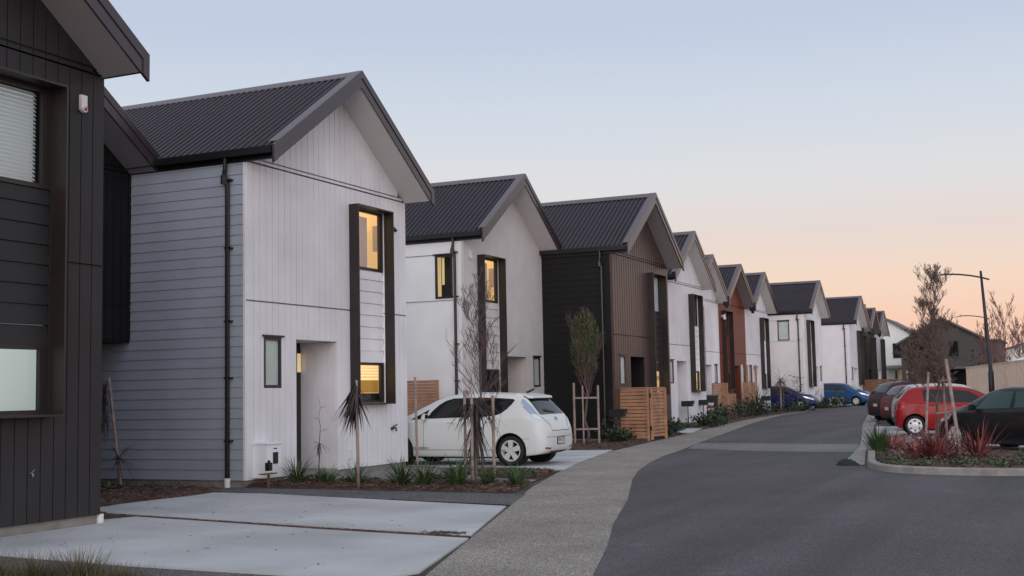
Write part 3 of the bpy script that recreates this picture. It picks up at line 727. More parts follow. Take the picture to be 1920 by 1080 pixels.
fitting('flue_grille', 'black_plastic', lambda b: b.box(.312, .322, .36, .50, .40, .60), wh)
fitting('badge', 'badge_blue', lambda b: b.box(.312, .318, .38, .48, .655, .675), wh)
fitting('meter_box', 'black_plastic', lambda b: (b.box(.42, .50, -.02, .08, .30, .44), b.box(.45, .48, .01, .05, .44, .48)), h2)
fitting('meter_stand', 'timber_brown', lambda b: (b.box(.39, .52, -.15, .20, .24, .26), b.box(.44, .47, .01, .05, -.05, .24)), h2)
fitting('power_socket', 'white_pvc', lambda b: (b.box(.02, .05, 3.25, 3.38, .32, .50), b.tube([(.04, 3.31, .32), (.04, 3.31, -.05)], .012, 5)), h2)
fitting('security_sensor', 'white_pvc', lambda b: (b.box(.0, .05, .35, .45, 5.32, 5.5), b.tube([(.03, .40, 5.32), (.1, .40, 5.28)], .035, 8)), h3)
fitting('wall_lamp', 'white_pvc', lambda b: b.tube([(.03, .6, 5.1), (.14, .6, 5.15), (.2, .6, 4.95)], [.08, .12, .06], 8), h7)
fitting('wall_lamp', 'white_pvc', lambda b: b.tube([(-4.6, -.05, 3.1), (-4.6, -.18, 3.1), (-4.6, -.2, 2.95)], [.1, .16, .2], 8), h9)

# ------------------------------------------------------------------ cars
def interp(st, n=70):
    """smooth the station table along the car"""
    xs = [s[0] for s in st]; m = len(st); out = []
    tg = []
    for i in range(m):
        a, c = max(i - 1, 0), min(i + 1, m - 1); d = (xs[c] - xs[a]) or 1
        tg.append([(st[c][k] - st[a][k]) / d for k in range(7)])
    for i in range(m - 1):
        h = xs[i + 1] - xs[i]; q = max(2, int(n * h / (xs[-1] - xs[0])) + 1)
        for j in range(q):
            t = j / q; a = 2 * t ** 3 - 3 * t * t + 1; b_ = t ** 3 - 2 * t * t + t; c = -2 * t ** 3 + 3 * t * t; d = t ** 3 - t * t
            r = [a * st[i][k] + b_ * h * tg[i][k] + c * st[i + 1][k] + d * h * tg[i + 1][k] for k in range(7)]
            r[0] = xs[i] + t * h; out.append(r)
    out.append(list(st[-1])); return out
def cr_(p, n=4):
    out = []
    for i in range(len(p) - 1):
        p0, p1, p2, p3 = p[max(i - 1, 0)], p[i], p[i + 1], p[min(i + 2, len(p) - 1)]
        for k in range(n):
            t = k / n
            out.append(tuple(.5 * (2 * p1[j] + (p2[j] - p0[j]) * t + (2 * p0[j] - 5 * p1[j] + 4 * p2[j] - p3[j]) * t * t + (3 * p1[j] - p0[j] - 3 * p2[j] + p3[j]) * t ** 3) for j in (0, 1)))
    return out + [p[-1]]
def body_bm(st):
    bm = bmesh.new(); rings = []
    for (x, zb, zbl, zt, wl, wb, wt) in interp(st):
        mid = zb + .5 * (zbl - zb); up = zt - zbl
        pts = [(0, zb), (wl * .8, zb), (wl * .965, zb + .05 * min(1, (zbl - zb) / .3)), (max(wl, wb) + .012, mid), (wb + .008, zbl - .07 * min(1, (zbl - zb) / .4)), (wb - .018, zbl),
               (wb + (wt - wb) * .50, zbl + up * .48), (wt + .03, zt - min(.085, up * .22)), (wt * .78, zt - min(.02, up * .05)), (0, zt)]
        half = cr_(pts, 4)
        ring = [bm.verts.new((x, -p[0], p[1])) for p in half] + [bm.verts.new((x, p[0], p[1])) for p in half[-2:0:-1]]
        rings.append(ring)
    k = len(rings[0])
    for a, c in zip(rings, rings[1:]):
        for j in range(k): bm.faces.new((a[j], a[(j + 1) % k], c[(j + 1) % k], c[j]))
    bm.faces.new(rings[0][::-1]); bm.faces.new(rings[-1])
    bmesh.ops.recalc_face_normals(bm, faces=bm.faces[:])
    return bm
def patch(src, view, polys, name, m, parent, off=.005, sides=(-1, 1), xr=(-9, 9), nmin=.12):
    """cut a region out of the body skin (seen from the side or the ends) and lift it slightly"""
    res = bmesh.new()
    for poly in polys:
        ar = sum(poly[i][0] * poly[(i + 1) % len(poly)][1] - poly[(i + 1) % len(poly)][0] * poly[i][1] for i in range(len(poly)))
        if ar < 0: poly = poly[::-1]
        for sd_ in sides:
            bm = src.copy()
            if view == 'side': kill = [f for f in bm.faces if f.calc_center_median().y * sd_ <= .02 or abs(f.normal.y) < nmin]
            elif view == 'top': kill = [f for f in bm.faces if f.normal.z < .2]
            else: kill = [f for f in bm.faces if f.normal.x * sd_ < nmin or not (xr[0] < f.calc_center_median().x < xr[1])]
            bmesh.ops.delete(bm, geom=kill, context='FACES')
            for i in range(len(poly)):
                p, q = poly[i], poly[(i + 1) % len(poly)]; n0, n1 = (q[1] - p[1]), -(q[0] - p[0])
                if view == 'side': co, no = (p[0], 0, p[1]), (n0, 0, n1)
                elif view == 'top': co, no = (p[0], p[1], 0), (n0, n1, 0)
                else: co, no = (0, p[0], p[1]), (0, n0, n1)
                bmesh.ops.bisect_plane(bm, geom=bm.verts[:] + bm.edges[:] + bm.faces[:], plane_co=co, plane_no=no, clear_outer=True)
            bm.normal_update()
            for v in bm.verts: v.co += v.normal * off
            me = bpy.data.meshes.new('t'); bm.to_mesh(me); bm.free(); res.from_mesh(me); bpy.data.meshes.remove(me)
    if not res.verts: res.free(); return None
    me = bpy.data.meshes.new(name); res.to_mesh(me); res.free(); me.materials.append(M[m])
    me.polygons.foreach_set('use_smooth', [True] * len(me.polygons))
    o = bpy.data.objects.new(name, me); COL.objects.link(o); o.parent = parent; return o

def wheel_parts(root, x, y, r, style, side):
    b = B(); h = .10
    b.lathe([(r - .10, -h * .9), (r - .035, -h), (r - .01, -h * .75), (r, -h * .4), (r, h * .4), (r - .01, h * .75), (r - .035, h), (r - .10, h * .9), (r - .11, 0)], 'y', 30, (x, y, r), close=True)
    t = b.build('wheel', 'rubber', root, smooth=True)
    b = B(); R_ = r - .095; o = side
    b.lathe([(R_ + .004, o * h * .92), (R_ - .015, o * h * .95), (R_ - .03, o * h * .6), (R_ - .04, -o * h * .5), (.02, -o * h * .5)], 'y', 30, (x, y, r))
    n = {'alloy5': 5, 'cap': 6, 'alloy6': 6, 'alloy10': 10}[style]
    yo = y + o * h * .78
    if style == 'cap':
        b.lathe([(R_ * .9, o * h * 1.01), (R_ * .62, o * h * 1.0), (R_ * .5, o * h * 1.0)], 'y', 30, (x, y, r))
        b.lathe([(R_ - .005, o * h * .9), (R_ * .9, o * h * 1.02), (R_ * .78, o * h * 1.0)], 'y', 30, (x, y, r))
        b.lathe([(R_ * .5, o * h * 1.0), (R_ * .3, o * h * 1.08), (.0, o * h * 1.1)], 'y', 24, (x, y, r))
    b.lathe([(R_ * .30, o * h * .7), (R_ * .27, o * h * .9), (.0, o * h * .92)], 'y', 20, (x, y, r))
    if style == 'cap':
        hb = B()
        for i in range(6):
            a = 2 * math.pi * (i + .5) / 6; hx, hz = x + R_ * .70 * math.cos(a), r + R_ * .70 * math.sin(a); yy = y + o * h * 1.03
            hb.tube([(hx, yy - .004, hz), (hx, yy, hz)], .030, 8)
        hb.build('cap_hole', 'well', t)
    for i in range(0 if style == 'cap' else n):
        a = 2 * math.pi * i / n + .3; ca, sa = math.cos(a), math.sin(a)
        w0, w1 = (.05, .035) if style.startswith('alloy') else (.0, .0)
        if style == 'alloy5': w0, w1 = .042, .06
        if style == 'alloy10': w0, w1 = .02, .018
        q = []
        for rr_, w_ in ((R_ * .2, w0), (R_ * .97, w1)):
            for s_ in (-1, 1): q.append((x + rr_ * ca - s_ * w_ * sa, r + rr_ * sa + s_ * w_ * ca))
        y1, y0 = yo + o * .02, yo - o * .03
        f = [q[0], q[1], q[3], q[2]]
        b.hexa([(p[0], y0, p[1]) for p in f], [(p[0], y1, p[1]) for p in f])
    for i in range(5):
        a = 2 * math.pi * i / 5; b.tube([(x + .055 * math.cos(a), yo + o * .03, r + .055 * math.sin(a)), (x + .055 * math.cos(a), yo + o * .035, r + .055 * math.sin(a))], .008, 6)
    b.build('rim', 'cap_silver' if style == 'cap' else 'alloy', t, fix=True)
    b = B(); b.lathe([(R_ - .02, y * 0 - o * h * .2), (.001, -o * h * .2)], 'y', 20, (x, y, r)); b.build('brake_disc', 'well', t)

def car(name, label, cat, group, loc, heading, st, L_, hw, axles, r, style, pm, sidewin, rear=None, front=None, tail=(), head=(), seams=(), side_glass='glass_dark', wiper=True, dark=(), handles=(), mirror=None, fs_glass=None, extra=None, plate=None, texts=True):
    root = empty(name, loc, heading, label, cat, group)
    src = body_bm(st)
    T = Matrix.Translation((-L_ / 2, 0, 0)); src.transform(T)
    sh = lambda poly: [(p[0] - L_ / 2, p[1]) for p in poly]
    me = bpy.data.meshes.new('body'); src.to_mesh(me); me.materials.append(M[pm])
    ob = bpy.data.objects.new('body', me); COL.objects.link(ob)
    cut = B()
    for ax in axles:
        for s in (-1, 1):
            cut.lathe([(.001, s * (hw - .30)), (r + .045, s * (hw - .30)), (r + .045, s * (hw + .2)), (.001, s * (hw + .2))], 'y', 32, (ax - L_ / 2, 0, r + .015))
    co = cut.build('cutter', 'well', None, fix=True)
    md = ob.modifiers.new('b', 'BOOLEAN'); md.object = co; md.solver = 'EXACT'; md.operation = 'DIFFERENCE'
    dg = bpy.context.evaluated_depsgraph_get(); me2 = bpy.data.meshes.new_from_object(ob.evaluated_get(dg))
    ob.modifiers.clear(); ob.data = me2; bpy.data.objects.remove(co)
    bpy.data.meshes.remove(me); me2.name = 'body'
    bm = bmesh.new(); bm.from_mesh(me2)
    for f in bm.faces: f.smooth = True
    for e in bm.edges: e.smooth = e.calc_face_angle(0) < rad(38)
    bm.to_mesh(me2); bm.free()
    ob.parent = root
    wl = B()
    for ax in axles:
        for s in (-1, 1):
            wl.lathe([(.001, s * (hw - .285)), (r + .04, s * (hw - .285)), (r + .04, s * (hw - .03))], 'y', 28, (ax - L_ / 2, 0, r + .015))
            
    wl.build('wheel_well', 'well', root)
    # underbody
    u = B(); u.box(-L_ / 2 + .95, L_ / 2 - .9, -hw + .32, hw - .32, .14, .3); u.build('underbody', 'well', root)
    for ax in axles:
        for s in (-1, 1): wheel_parts(root, ax - L_ / 2, s * (hw - .115), r, style, s)
    for w_ in sidewin:
        for s in (-1, 1): patch(src, 'side', [sh(w_)], 'side_window', side_glass, root, sides=(s,))
    if front: patch(src, 'end', [front], 'windscreen', fs_glass or side_glass, root, sides=(1,), xr=(-L_ * .1, L_ * .32), nmin=.2)
    if rear: rg = patch(src, 'end', [rear], 'rear_window', side_glass, root, sides=(-1,), xr=(-L_, -L_ * .22), nmin=.25)
    for m_, poly, view in tail:
        patch(src, view, [sh(poly)] if view == 'side' else [poly, [(-a, c) for a, c in poly]], 'tail_light', m_, root, off=.007, sides=(-1, 1) if view == 'side' else (-1,), xr=(-L_, -L_ * .25))
    for m_, poly in head: patch(src, 'side', [sh(poly)], 'headlight', m_, root, off=.007)
    for poly in dark: patch(src, 'side', [sh(poly)], 'trim', 'black_plastic', root, off=.004)
    if seams:
        for s in (-1, 1): patch(src, 'side', [sh(p) for p in seams], 'door_seam', 'black_plastic', root, off=.0015, nmin=.3, sides=(s,))
    for (hx, hz) in handles:
        b = B()
        for s in (-1, 1):
            y = s * (hw + .012); b.tube([(hx - L_ / 2 - .09, y - s * .02, hz), (hx - L_ / 2 - .07, y, hz), (hx - L_ / 2 + .07, y, hz), (hx - L_ / 2 + .09, y - s * .02, hz)], .013, 6)
        b.build('door_handle', pm, root)
    if mirror:
        for s in (-1, 1):
            b = B(); mx_, mz = mirror; x = mx_ - L_ / 2
            b.hexa([(x - .05, s * (hw - .04), mz - .06), (x + .08, s * (hw - .04), mz - .05), (x + .06, s * (hw + .15), mz - .07), (x - .04, s * (hw + .16), mz - .07)],
                   [(x - .05, s * (hw - .02), mz + .05), (x + .05, s * (hw - .02), mz + .05), (x + .02, s * (hw + .13), mz + .06), (x - .04, s * (hw + .14), mz + .07)])
            mo = b.build('wing_mirror', pm, root, fix=True)
            bv = mo.modifiers.new('bv', 'BEVEL'); bv.width = .02; bv.segments = 3
            b = B(); b.box(x - .057, x - .051, s * (hw + .0), s * (hw + .13), mz - .04, mz + .045); b.build('mirror_glass', 'glass_dark', mo)
    if plate:
        px, pz, tilt = plate; x = px - L_ / 2
        b = B(); b.box(x - .012, x + .03, -.20, .20, pz - .075, pz + .075); pl = b.build('plate_surround', 'black_plastic', root)
        b = B(); b.box(x - .017, x - .012, -.18, .18, pz - .058, pz + .058); b.build('number_plate', 'plate', pl)
    if extra: extra(root, src)
    src.free()
    return root

def writing(s, size, parent, loc, rot, m, name='lettering'):
    c = bpy.data.curves.new('txt', 'FONT'); c.body = s; c.size = size; c.align_x = 'CENTER'; c.align_y = 'CENTER'; c.extrude = .001
    o = bpy.data.objects.new('txt', c); COL.objects.link(o)
    me = bpy.data.meshes.new_from_object(o.evaluated_get(bpy.context.evaluated_depsgraph_get())); bpy.data.objects.remove(o); bpy.data.curves.remove(c)
    me.materials.clear(); me.materials.append(M[m]); me.name = name
    o = bpy.data.objects.new(name, me); COL.objects.link(o); o.parent = parent; o.location = loc; o.rotation_euler = rot
    return o

# stations: x, bottom, belt, top, half width low, at belt, at roof
LEAF = [(0, .40, .66, .74, .56, .56, .46), (.035, .31, .74, .83, .74, .71, .56), (.12, .25, .86, .99, .83, .79, .66), (.28, .22, .96, 1.17, .865, .83, .68), (.48, .20, 1.02, 1.42, .875, .845, .60), (.60, .19, 1.03, 1.495, .88, .85, .585),
        (1.0, .18, 1.02, 1.525, .885, .86, .60), (1.6, .18, .99, 1.55, .885, .868, .61), (2.1, .18, .97, 1.545, .885, .868, .60), (2.6, .18, .955, 1.46, .885, .865, .575), (3.05, .18, .945, 1.27, .88, .86, .60), (3.4, .19, .93, 1.08, .875, .845, .66),
        (3.8, .20, .86, .97, .855, .81, .62), (4.15, .22, .75, .84, .80, .73, .50), (4.35, .25, .63, .70, .69, .60, .40), (4.445, .33, .52, .56, .50, .42, .30)]
def leaf_extra(root, src):
    h = 4.445 / 2
    b = B(); b.tube([(-1.45, 0, 1.53), (-1.62, 0, 1.60)], [.025, .02], 8); b.tube([(-1.55, 0, 1.57), (-1.80, 0, 1.68)], .006, 5); b.build('antenna', 'black_plastic', root)
    b = B(); b.hexa([(-h + .39, -.54, 1.40), (-h + .39, .54, 1.40), (-h + .80, .60, 1.42), (-h + .80, -.60, 1.42)], [(-h + .40, -.50, 1.455), (-h + .40, .50, 1.455), (-h + .80, .54, 1.522), (-h + .80, -.54, 1.522)])
    sp = b.build('spoiler', 'paint_pearl', root, fix=True); bv = sp.modifiers.new('bv', 'BEVEL'); bv.width = .018; bv.segments = 2
    patch(src, 'end', [[(-.71, 1.055), (-.44, .82), (-.45, .805), (-.73, 1.05)], [(.71, 1.055), (.44, .82), (.45, .805), (.73, 1.05)], [(-.46, .71), (.46, .71), (.46, .722), (-.46, .722)], [(-.46, .80), (-.448, .80), (-.448, .71), (-.46, .71)], [(.46, .80), (.448, .80), (.448, .71), (.46, .71)], [(-.70, .585), (.70, .585), (.70, .593), (-.70, .593)]], 'tailgate_seam', 'text_dark', root, off=.002, sides=(-1,), xr=(-9, -1.5))
    patch(src, 'end', [[(-.74, .345), (-.50, .335), (-.50, .365), (-.74, .385)], [(.74, .345), (.50, .335), (.50, .365), (.74, .385)]], 'reflector', 'lamp_red', root, off=.006, sides=(-1,), xr=(-9, -1.5))
    patch(src, 'end', [[(-.05, .93), (.05, .93), (.06, .965), (.05, 1.0), (-.05, 1.0), (-.06, .965)]], 'tailgate_badge', 'badge_blue', root, off=.008, sides=(-1,), xr=(-9, -1.2))
    patch(src, 'end', [[(-.36, .17), (.36, .17), (.46, .29), (-.46, .29)]], 'lower_bumper', 'black_plastic', root, off=.004, sides=(-1,), xr=(-9, -1.5), nmin=-.4)
    patch(src, 'end', [[(-.20, 1.085), (.22, 1.11), (.30, 1.14), (.30, 1.17), (.20, 1.17), (-.20, 1.10)]], 'wiper_blade', 'black_plastic', root, off=.02, sides=(-1,), xr=(-9, -1.2))
    b = B(); b.tube([(-h + .26, .25, 1.12), (-h + .30, .25, 1.13)], .035, 8); b.build('wiper', 'black_plastic', root)
    writing('ZERO EMISSION', .055, root, (.72, .893, .37), (rad(90), 0, rad(180)), 'text_dark')
    writing('MYC57', .105, root, (-h - .024, 0, .50), (rad(90), 0, rad(-90)), 'text_dark')
leaf = car('white_hatchback', 'pearl white hatchback on the drive between the large white house and the plastered one', 'car', None,
    (0, 0, 0), math.pi, LEAF, 4.445, .885, (.79, 3.49), .315, 'alloy5', 'paint_pearl',
    [[(1.62, 1.03), (1.25, 1.04), (1.12, 1.065), (1.02, 1.10), (.90, 1.19), (.80, 1.30), (.755, 1.37), (.80, 1.395), (1.2, 1.425), (1.62, 1.435)], [(1.68, 1.03), (2.74, 1.00), (2.80, 1.01), (2.80, 1.04), (2.72, 1.16), (2.58, 1.29), (2.42, 1.38), (2.22, 1.43), (1.68, 1.435)], [(2.86, .99), (3.22, .985), (2.80, 1.20)]],
    rear=[(-.63, 1.06), (.63, 1.06), (.57, 1.46), (-.57, 1.46)], front=[(-.60, 1.0), (.60, 1.0), (.50, 1.44), (-.50, 1.44)],
    tail=[('lamp_bluish', [(-.775, 1.08), (-.72, 1.04), (-.62, 1.42), (-.665, 1.44)], 'end'), ('lamp_clear', [(-.80, .98), (-.74, .93), (-.66, 1.05), (-.765, 1.08)], 'end')],
    head=[('lamp_clear', [(3.75, .80), (4.30, .64), (4.25, .72), (3.62, .90)])],
    seams=[[(1.645, .30), (1.653, .30), (1.653, 1.0), (1.645, 1.0)], [(2.86, .32), (2.868, .32), (2.868, .97), (2.86, .97)], [(1.08, .62), (1.088, .62), (1.02, 1.02), (1.012, 1.02)], [(.9, .325), (3.1, .325), (3.1, .335), (.9, .335)], [(.35, .56), (.50, .56), (.50, .566), (.35, .566)]],
    dark=[[(1.615, 1.035), (1.685, 1.035), (1.685, 1.43), (1.615, 1.43)]], handles=[(1.30, .93), (2.18, .92)], mirror=(2.80, 1.05), plate=(-.005, .50, 0), extra=leaf_extra, side_glass='glass_dark')
leaf.location = (-12.33, 23.4 + .885, .03)
# ---- the other cars
def scaled(st, sx, sz, sy): return [(a * sx, b_ * (sz if b_ > .3 else 1), c * sz, d * sz, e * sy, f * sy, g * sy) for a, b_, c, d, e, f, g in st]
SWIFT = [(0, .36, .62, .70, .58, .58, .48), (.035, .28, .76, .88, .74, .73, .60), (.12, .24, .92, 1.08, .80, .785, .63), (.25, .22, .98, 1.24, .83, .80, .60), (.40, .21, 1.0, 1.40, .84, .81, .56), (.55, .20, 1.0, 1.462, .845, .82, .545),
         (1.0, .18, .975, 1.492, .85, .835, .555), (1.6, .18, .955, 1.49, .85, .835, .56), (2.1, .18, .94, 1.44, .85, .835, .545), (2.45, .18, .93, 1.31, .85, .83, .54), (2.8, .18, .92, 1.11, .845, .82, .58), (3.05, .19, .895, .985, .84, .80, .61),
         (3.4, .20, .82, .93, .815, .75, .56), (3.65, .24, .70, .78, .74, .66, .46), (3.8, .28, .57, .63, .62, .54, .38), (3.85, .33, .49, .53, .48, .42, .30)]
def sc_poly(p, sx, sz): return [(a * sx, b_ * sz) for a, b_ in p]
SW_WIN = [[(.84, 1.05), (.90, 1.02), (1.47, 1.0), (1.47, 1.39), (.84, 1.385), (.80, 1.36)], [(1.53, 1.0), (2.52, .975), (2.56, .99), (2.34, 1.18), (2.10, 1.32), (1.53, 1.385)]]
def hatch(name, label, sx, sz, sy, pm, style, heading, anchor_local, anchor_world, glass='glass_dark', tl='lamp_red', nose=False, group='cars parked nose in on the right', **k):
    L_ = 3.85 * sx
    st = scaled(SWIFT, sx, sz, sy)
    def ex(root, src):
        h = L_ / 2
        if not nose:
            patch(src, 'end', [[(-.45, .80 * sz), (.45, .80 * sz), (.45, .812 * sz), (-.45, .812 * sz)], [(-.70 * sy, .57 * sz), (.70 * sy, .57 * sz), (.70 * sy, .58 * sz), (-.70 * sy, .58 * sz)]], 'tailgate_seam', 'well', root, off=.002, sides=(-1,), xr=(-9, -1))
            patch(src, 'end', [[(-.6 * sy, .2), (.6 * sy, .2), (.66 * sy, .40 * sz), (-.66 * sy, .40 * sz)]], 'lower_bumper', 'black_plastic', root, off=.006, sides=(-1,), xr=(-9, -1), nmin=-.3)
            b = B(); b.tube([(-h + .19 * sx, .05, 1.08 * sz), (-h + .21 * sx, -.28, 1.09 * sz)], .012, 5); b.build('wiper', 'black_plastic', root)
        else:
            patch(src, 'end', [[(-.5 * sy, .28), (.5 * sy, .28), (.56 * sy, .50 * sz), (-.56 * sy, .50 * sz)]], 'grille', 'black_plastic', root, off=.006, sides=(1,), xr=(1, 9), nmin=.0)
        b = B(); b.tube([(-h * .62, 0, 1.49 * sz), (-h * .72, 0, 1.60 * sz)], [.02, .006], 6); b.build('antenna', 'black_plastic', root)
    c = car(name, label, 'car', group, (0, 0, 0), heading, st, L_, .85 * sy, (.55 * sx, 2.98 * sx), .30, style, pm, [sc_poly(w_, sx, sz) for w_ in SW_WIN],
            rear=[(-.54 * sy, 1.03 * sz), (.54 * sy, 1.03 * sz), (.48 * sy, 1.40 * sz), (-.48 * sy, 1.40 * sz)], front=[(-.60 * sy, .97 * sz), (.60 * sy, .97 * sz), (.50 * sy, 1.40 * sz), (-.50 * sy, 1.40 * sz)],
            tail=[(tl, sc_poly([(.0, .80), (.30, .84), (.22, 1.04), (.05, 1.0)], sx, sz), 'side'), (tl, [(-.84 * sy, .80 * sz), (-.62 * sy, .80 * sz), (-.60 * sy, 1.0 * sz), (-.84 * sy, 1.02 * sz)], 'end')],
            head=[('lamp_clear', sc_poly([(3.30, .74), (3.74, .60), (3.72, .70), (3.12, .88)], sx, sz))],
            seams=[sc_poly(q, sx, sz) for q in ([(1.50, .30), (1.508, .30), (1.508, 1.0), (1.50, 1.0)], [(2.62, .32), (2.628, .32), (2.628, .95), (2.62, .95)], [(.80, .75), (.808, .75), (.80, 1.0), (.792, 1.0)], [(.85, .33), (2.6, .33), (2.6, .338), (.85, .338)])],
            dark=[sc_poly([(1.465, 1.0), (1.535, 1.0), (1.535, 1.39), (1.465, 1.39)], sx, sz)], handles=[(1.05 * sx, .92 * sz), (1.80 * sx, .90 * sz)], mirror=(2.52 * sx, 1.02 * sz), plate=(-.0, .62 * sz, 0) if not nose else None, side_glass=glass, extra=ex, **k)
    ax, ay = anchor_local[0] - L_ / 2, anchor_local[1]; ch, sh_ = math.cos(heading), math.sin(heading)
    c.location = (anchor_world[0] - (ax * ch - ay * sh_), anchor_world[1] - (ax * sh_ + ay * ch), gz(anchor_world[1]) + .016)
    return c
swift = hatch('red_hatchback', 'bright red hatchback with silver wheel covers behind the planted island', 1, .98, 1, 'paint_red', 'cap', rad(9), (.55, -.82), (-4.43, 38.0))
silver = hatch('silver_hatchback', 'silver hatchback squeezed between the bright red and the crimson car', 1.03, 1.02, 1, 'paint_silver', 'alloy6', rad(19), (0.03, .75), (-5.80, 43.3))
crim = hatch('crimson_hatchback', 'dark crimson hatchback between the silver car and the maroon wagon', 1.05, 1.0, 1.02, 'paint_crimson', 'alloy6', rad(29), (0.03, .75), (-6.72, 47.2))
suv = hatch('maroon_wagon', 'tall blackish maroon wagon, farthest of the cars parked on the right', 1.22, 1.08, 1.08, 'paint_maroon', 'alloy6', rad(34), (0.03, .80), (-7.85, 51.6))
navy = hatch('navy_hatchback', 'navy blue hatchback before the white house with the small side window', 1.03, .98, 1, 'paint_navy', 'alloy5', 0, (2.98 * 1.03, -.82), (-14.78, 72.0), nose=True, group='blue cars on drives on the left')
blue = hatch('bright_blue_hatchback', 'bright blue hatchback parked nose out beyond the navy one', 1.08, 1.04, 1.02, 'paint_blue', 'alloy6', rad(-4), (2.98 * 1.08, -.82), (-13.5, 84.0), nose=True, group='blue cars on drives on the left')
# black car: long bonnet hatch, nose to the left, cut by the frame
BLK = scaled(LEAF, 1.0, .945, 1.0)
black = car('black_hatchback', 'black five door car behind the red flax, cut off at the right edge', 'car', 'cars parked nose in on the right', (0, 0, 0), rad(163), BLK, 4.445, .885, (.85, 3.52), .315, 'alloy10', 'paint_black',
    [[(.80, 1.04), (1.02, 1.0), (1.60, .98), (1.60, 1.345), (1.16, 1.335), (.90, 1.18)], [(1.68, .98), (2.70, .95), (2.80, .965), (2.58, 1.22), (2.25, 1.35), (1.68, 1.345)], [(2.86, .94), (3.16, .93), (2.80, 1.12)]],
    rear=[(-.56, 1.0), (.56, 1.0), (.50, 1.36), (-.50, 1.36)], front=[(-.60, .95), (.60, .95), (.50, 1.36), (-.50, 1.36)],
    head=[('lamp_clear', [(3.72, .70), (4.30, .60), (4.25, .67), (3.60, .84)])], tail=[('lamp_red', [(.0, .78), (.32, .82), (.25, .95), (.05, .93)], 'side')],
    seams=[[(1.64, .30), (1.65, .30), (1.65, .95), (1.64, .95)], [(2.86, .32), (2.87, .32), (2.87, .92), (2.86, .92)]], handles=[(1.30, .86), (2.16, .85)], mirror=(2.78, 1.0), side_glass='glass_teal', fs_glass='glass_teal')
def place(o, L_, al, aw, hd):
    ax, ay = al[0] - L_ / 2, al[1]; ch, s_ = math.cos(hd), math.sin(hd); o.location = (aw[0] - (ax * ch - ay * s_), aw[1] - (ax * s_ + ay * ch), gz(aw[1]) + .016)
black.rotation_euler = (0, 0, rad(134)); place(black, 4.445, (3.52, .86), (-2.70, 30.8), rad(134))

# ------------------------------------------------------------------ plants
def blade(b, p, az, ln, w, el, droop, n=5, twist=0):
    """one strap leaf: starts at elevation el and bends down by droop along its length"""
    p = Vector(p); k = len(b.v); step = ln / n; side = Vector((-math.sin(az), math.cos(az), 0))
    for i in range(n + 1):
        t = i / n; ww = w * (1 - t ** 2) * (.55 + .9 * t if t < .5 else 1.0) + .001
        b.v.append(tuple(p - side * ww * .5)); b.v.append(tuple(p + side * ww * .5 + Vector((0, 0, twist * ww))))
        e = el - droop * t; p = p + Vector((math.cos(az) * math.cos(e), math.sin(az) * math.cos(e), math.sin(e))) * step
    for i in range(n): b.f.append((k + 2 * i, k + 2 * i + 1, k + 2 * i + 3, k + 2 * i + 2))
def tuft(name, label, cat, group, loc, n, ln, w, m, el=(50, 85), droop=(20, 90), r=.05):
    b = B()
    for i in range(n):
        a = random.uniform(0, 6.283); rr = random.uniform(0, r)
        blade(b, (rr * math.cos(a), rr * math.sin(a), -.02), a + random.uniform(-.6, .6), ln * random.uniform(.55, 1.15), w * random.uniform(.7, 1.2), rad(random.uniform(*el)), rad(random.uniform(*droop)))
    o = b.build(name, m, loc=(loc[0], loc[1], gz(loc[1]) + .03)); return tag(o, label, cat, group)
def reuse(src, loc, label, s=1, rz=0):
    o = copy_tree(src); o.location = (loc[0], loc[1], gz(loc[1]) + .03); o.scale = (s, s, s * random.uniform(.9, 1.1)); o.rotation_euler = (0, 0, rz or random.uniform(0, 6)); o['label'] = label; return o

def branch(b, p, d, ln, r, depth, spread, upb, tw, minr=.004, sides=5):
    p = Vector(p); pts = [p.copy()]; rs = [r]; n = 4; q = p.copy(); dd = d.copy()
    for i in range(n):
        dd = (dd + Vector((random.uniform(-1, 1), random.uniform(-1, 1), random.uniform(-.6, 1) * upb)) * .16).normalized()
        q = q + dd * ln / n; pts.append(q.copy()); rs.append(max(minr, r * (1 - .62 * (i + 1) / n)))
    b.tube(pts, rs, sides if r > .012 else 3, cap=False)
    if depth == 0: return
    for k in range(tw):
        t = random.uniform(.25, 1); i = min(n - 1, int(t * n)); o_ = pts[i].lerp(pts[i + 1], t * n - i)
        a = random.uniform(0, 6.283); v = Vector((math.cos(a), math.sin(a), 0))
        nd = (dd * (1 - spread) + v * spread + Vector((0, 0, upb * .4))).normalized()
        branch(b, o_, nd, ln * random.uniform(.45, .75), max(minr, rs[i] * .55), depth - 1, spread, upb, tw, minr, sides)
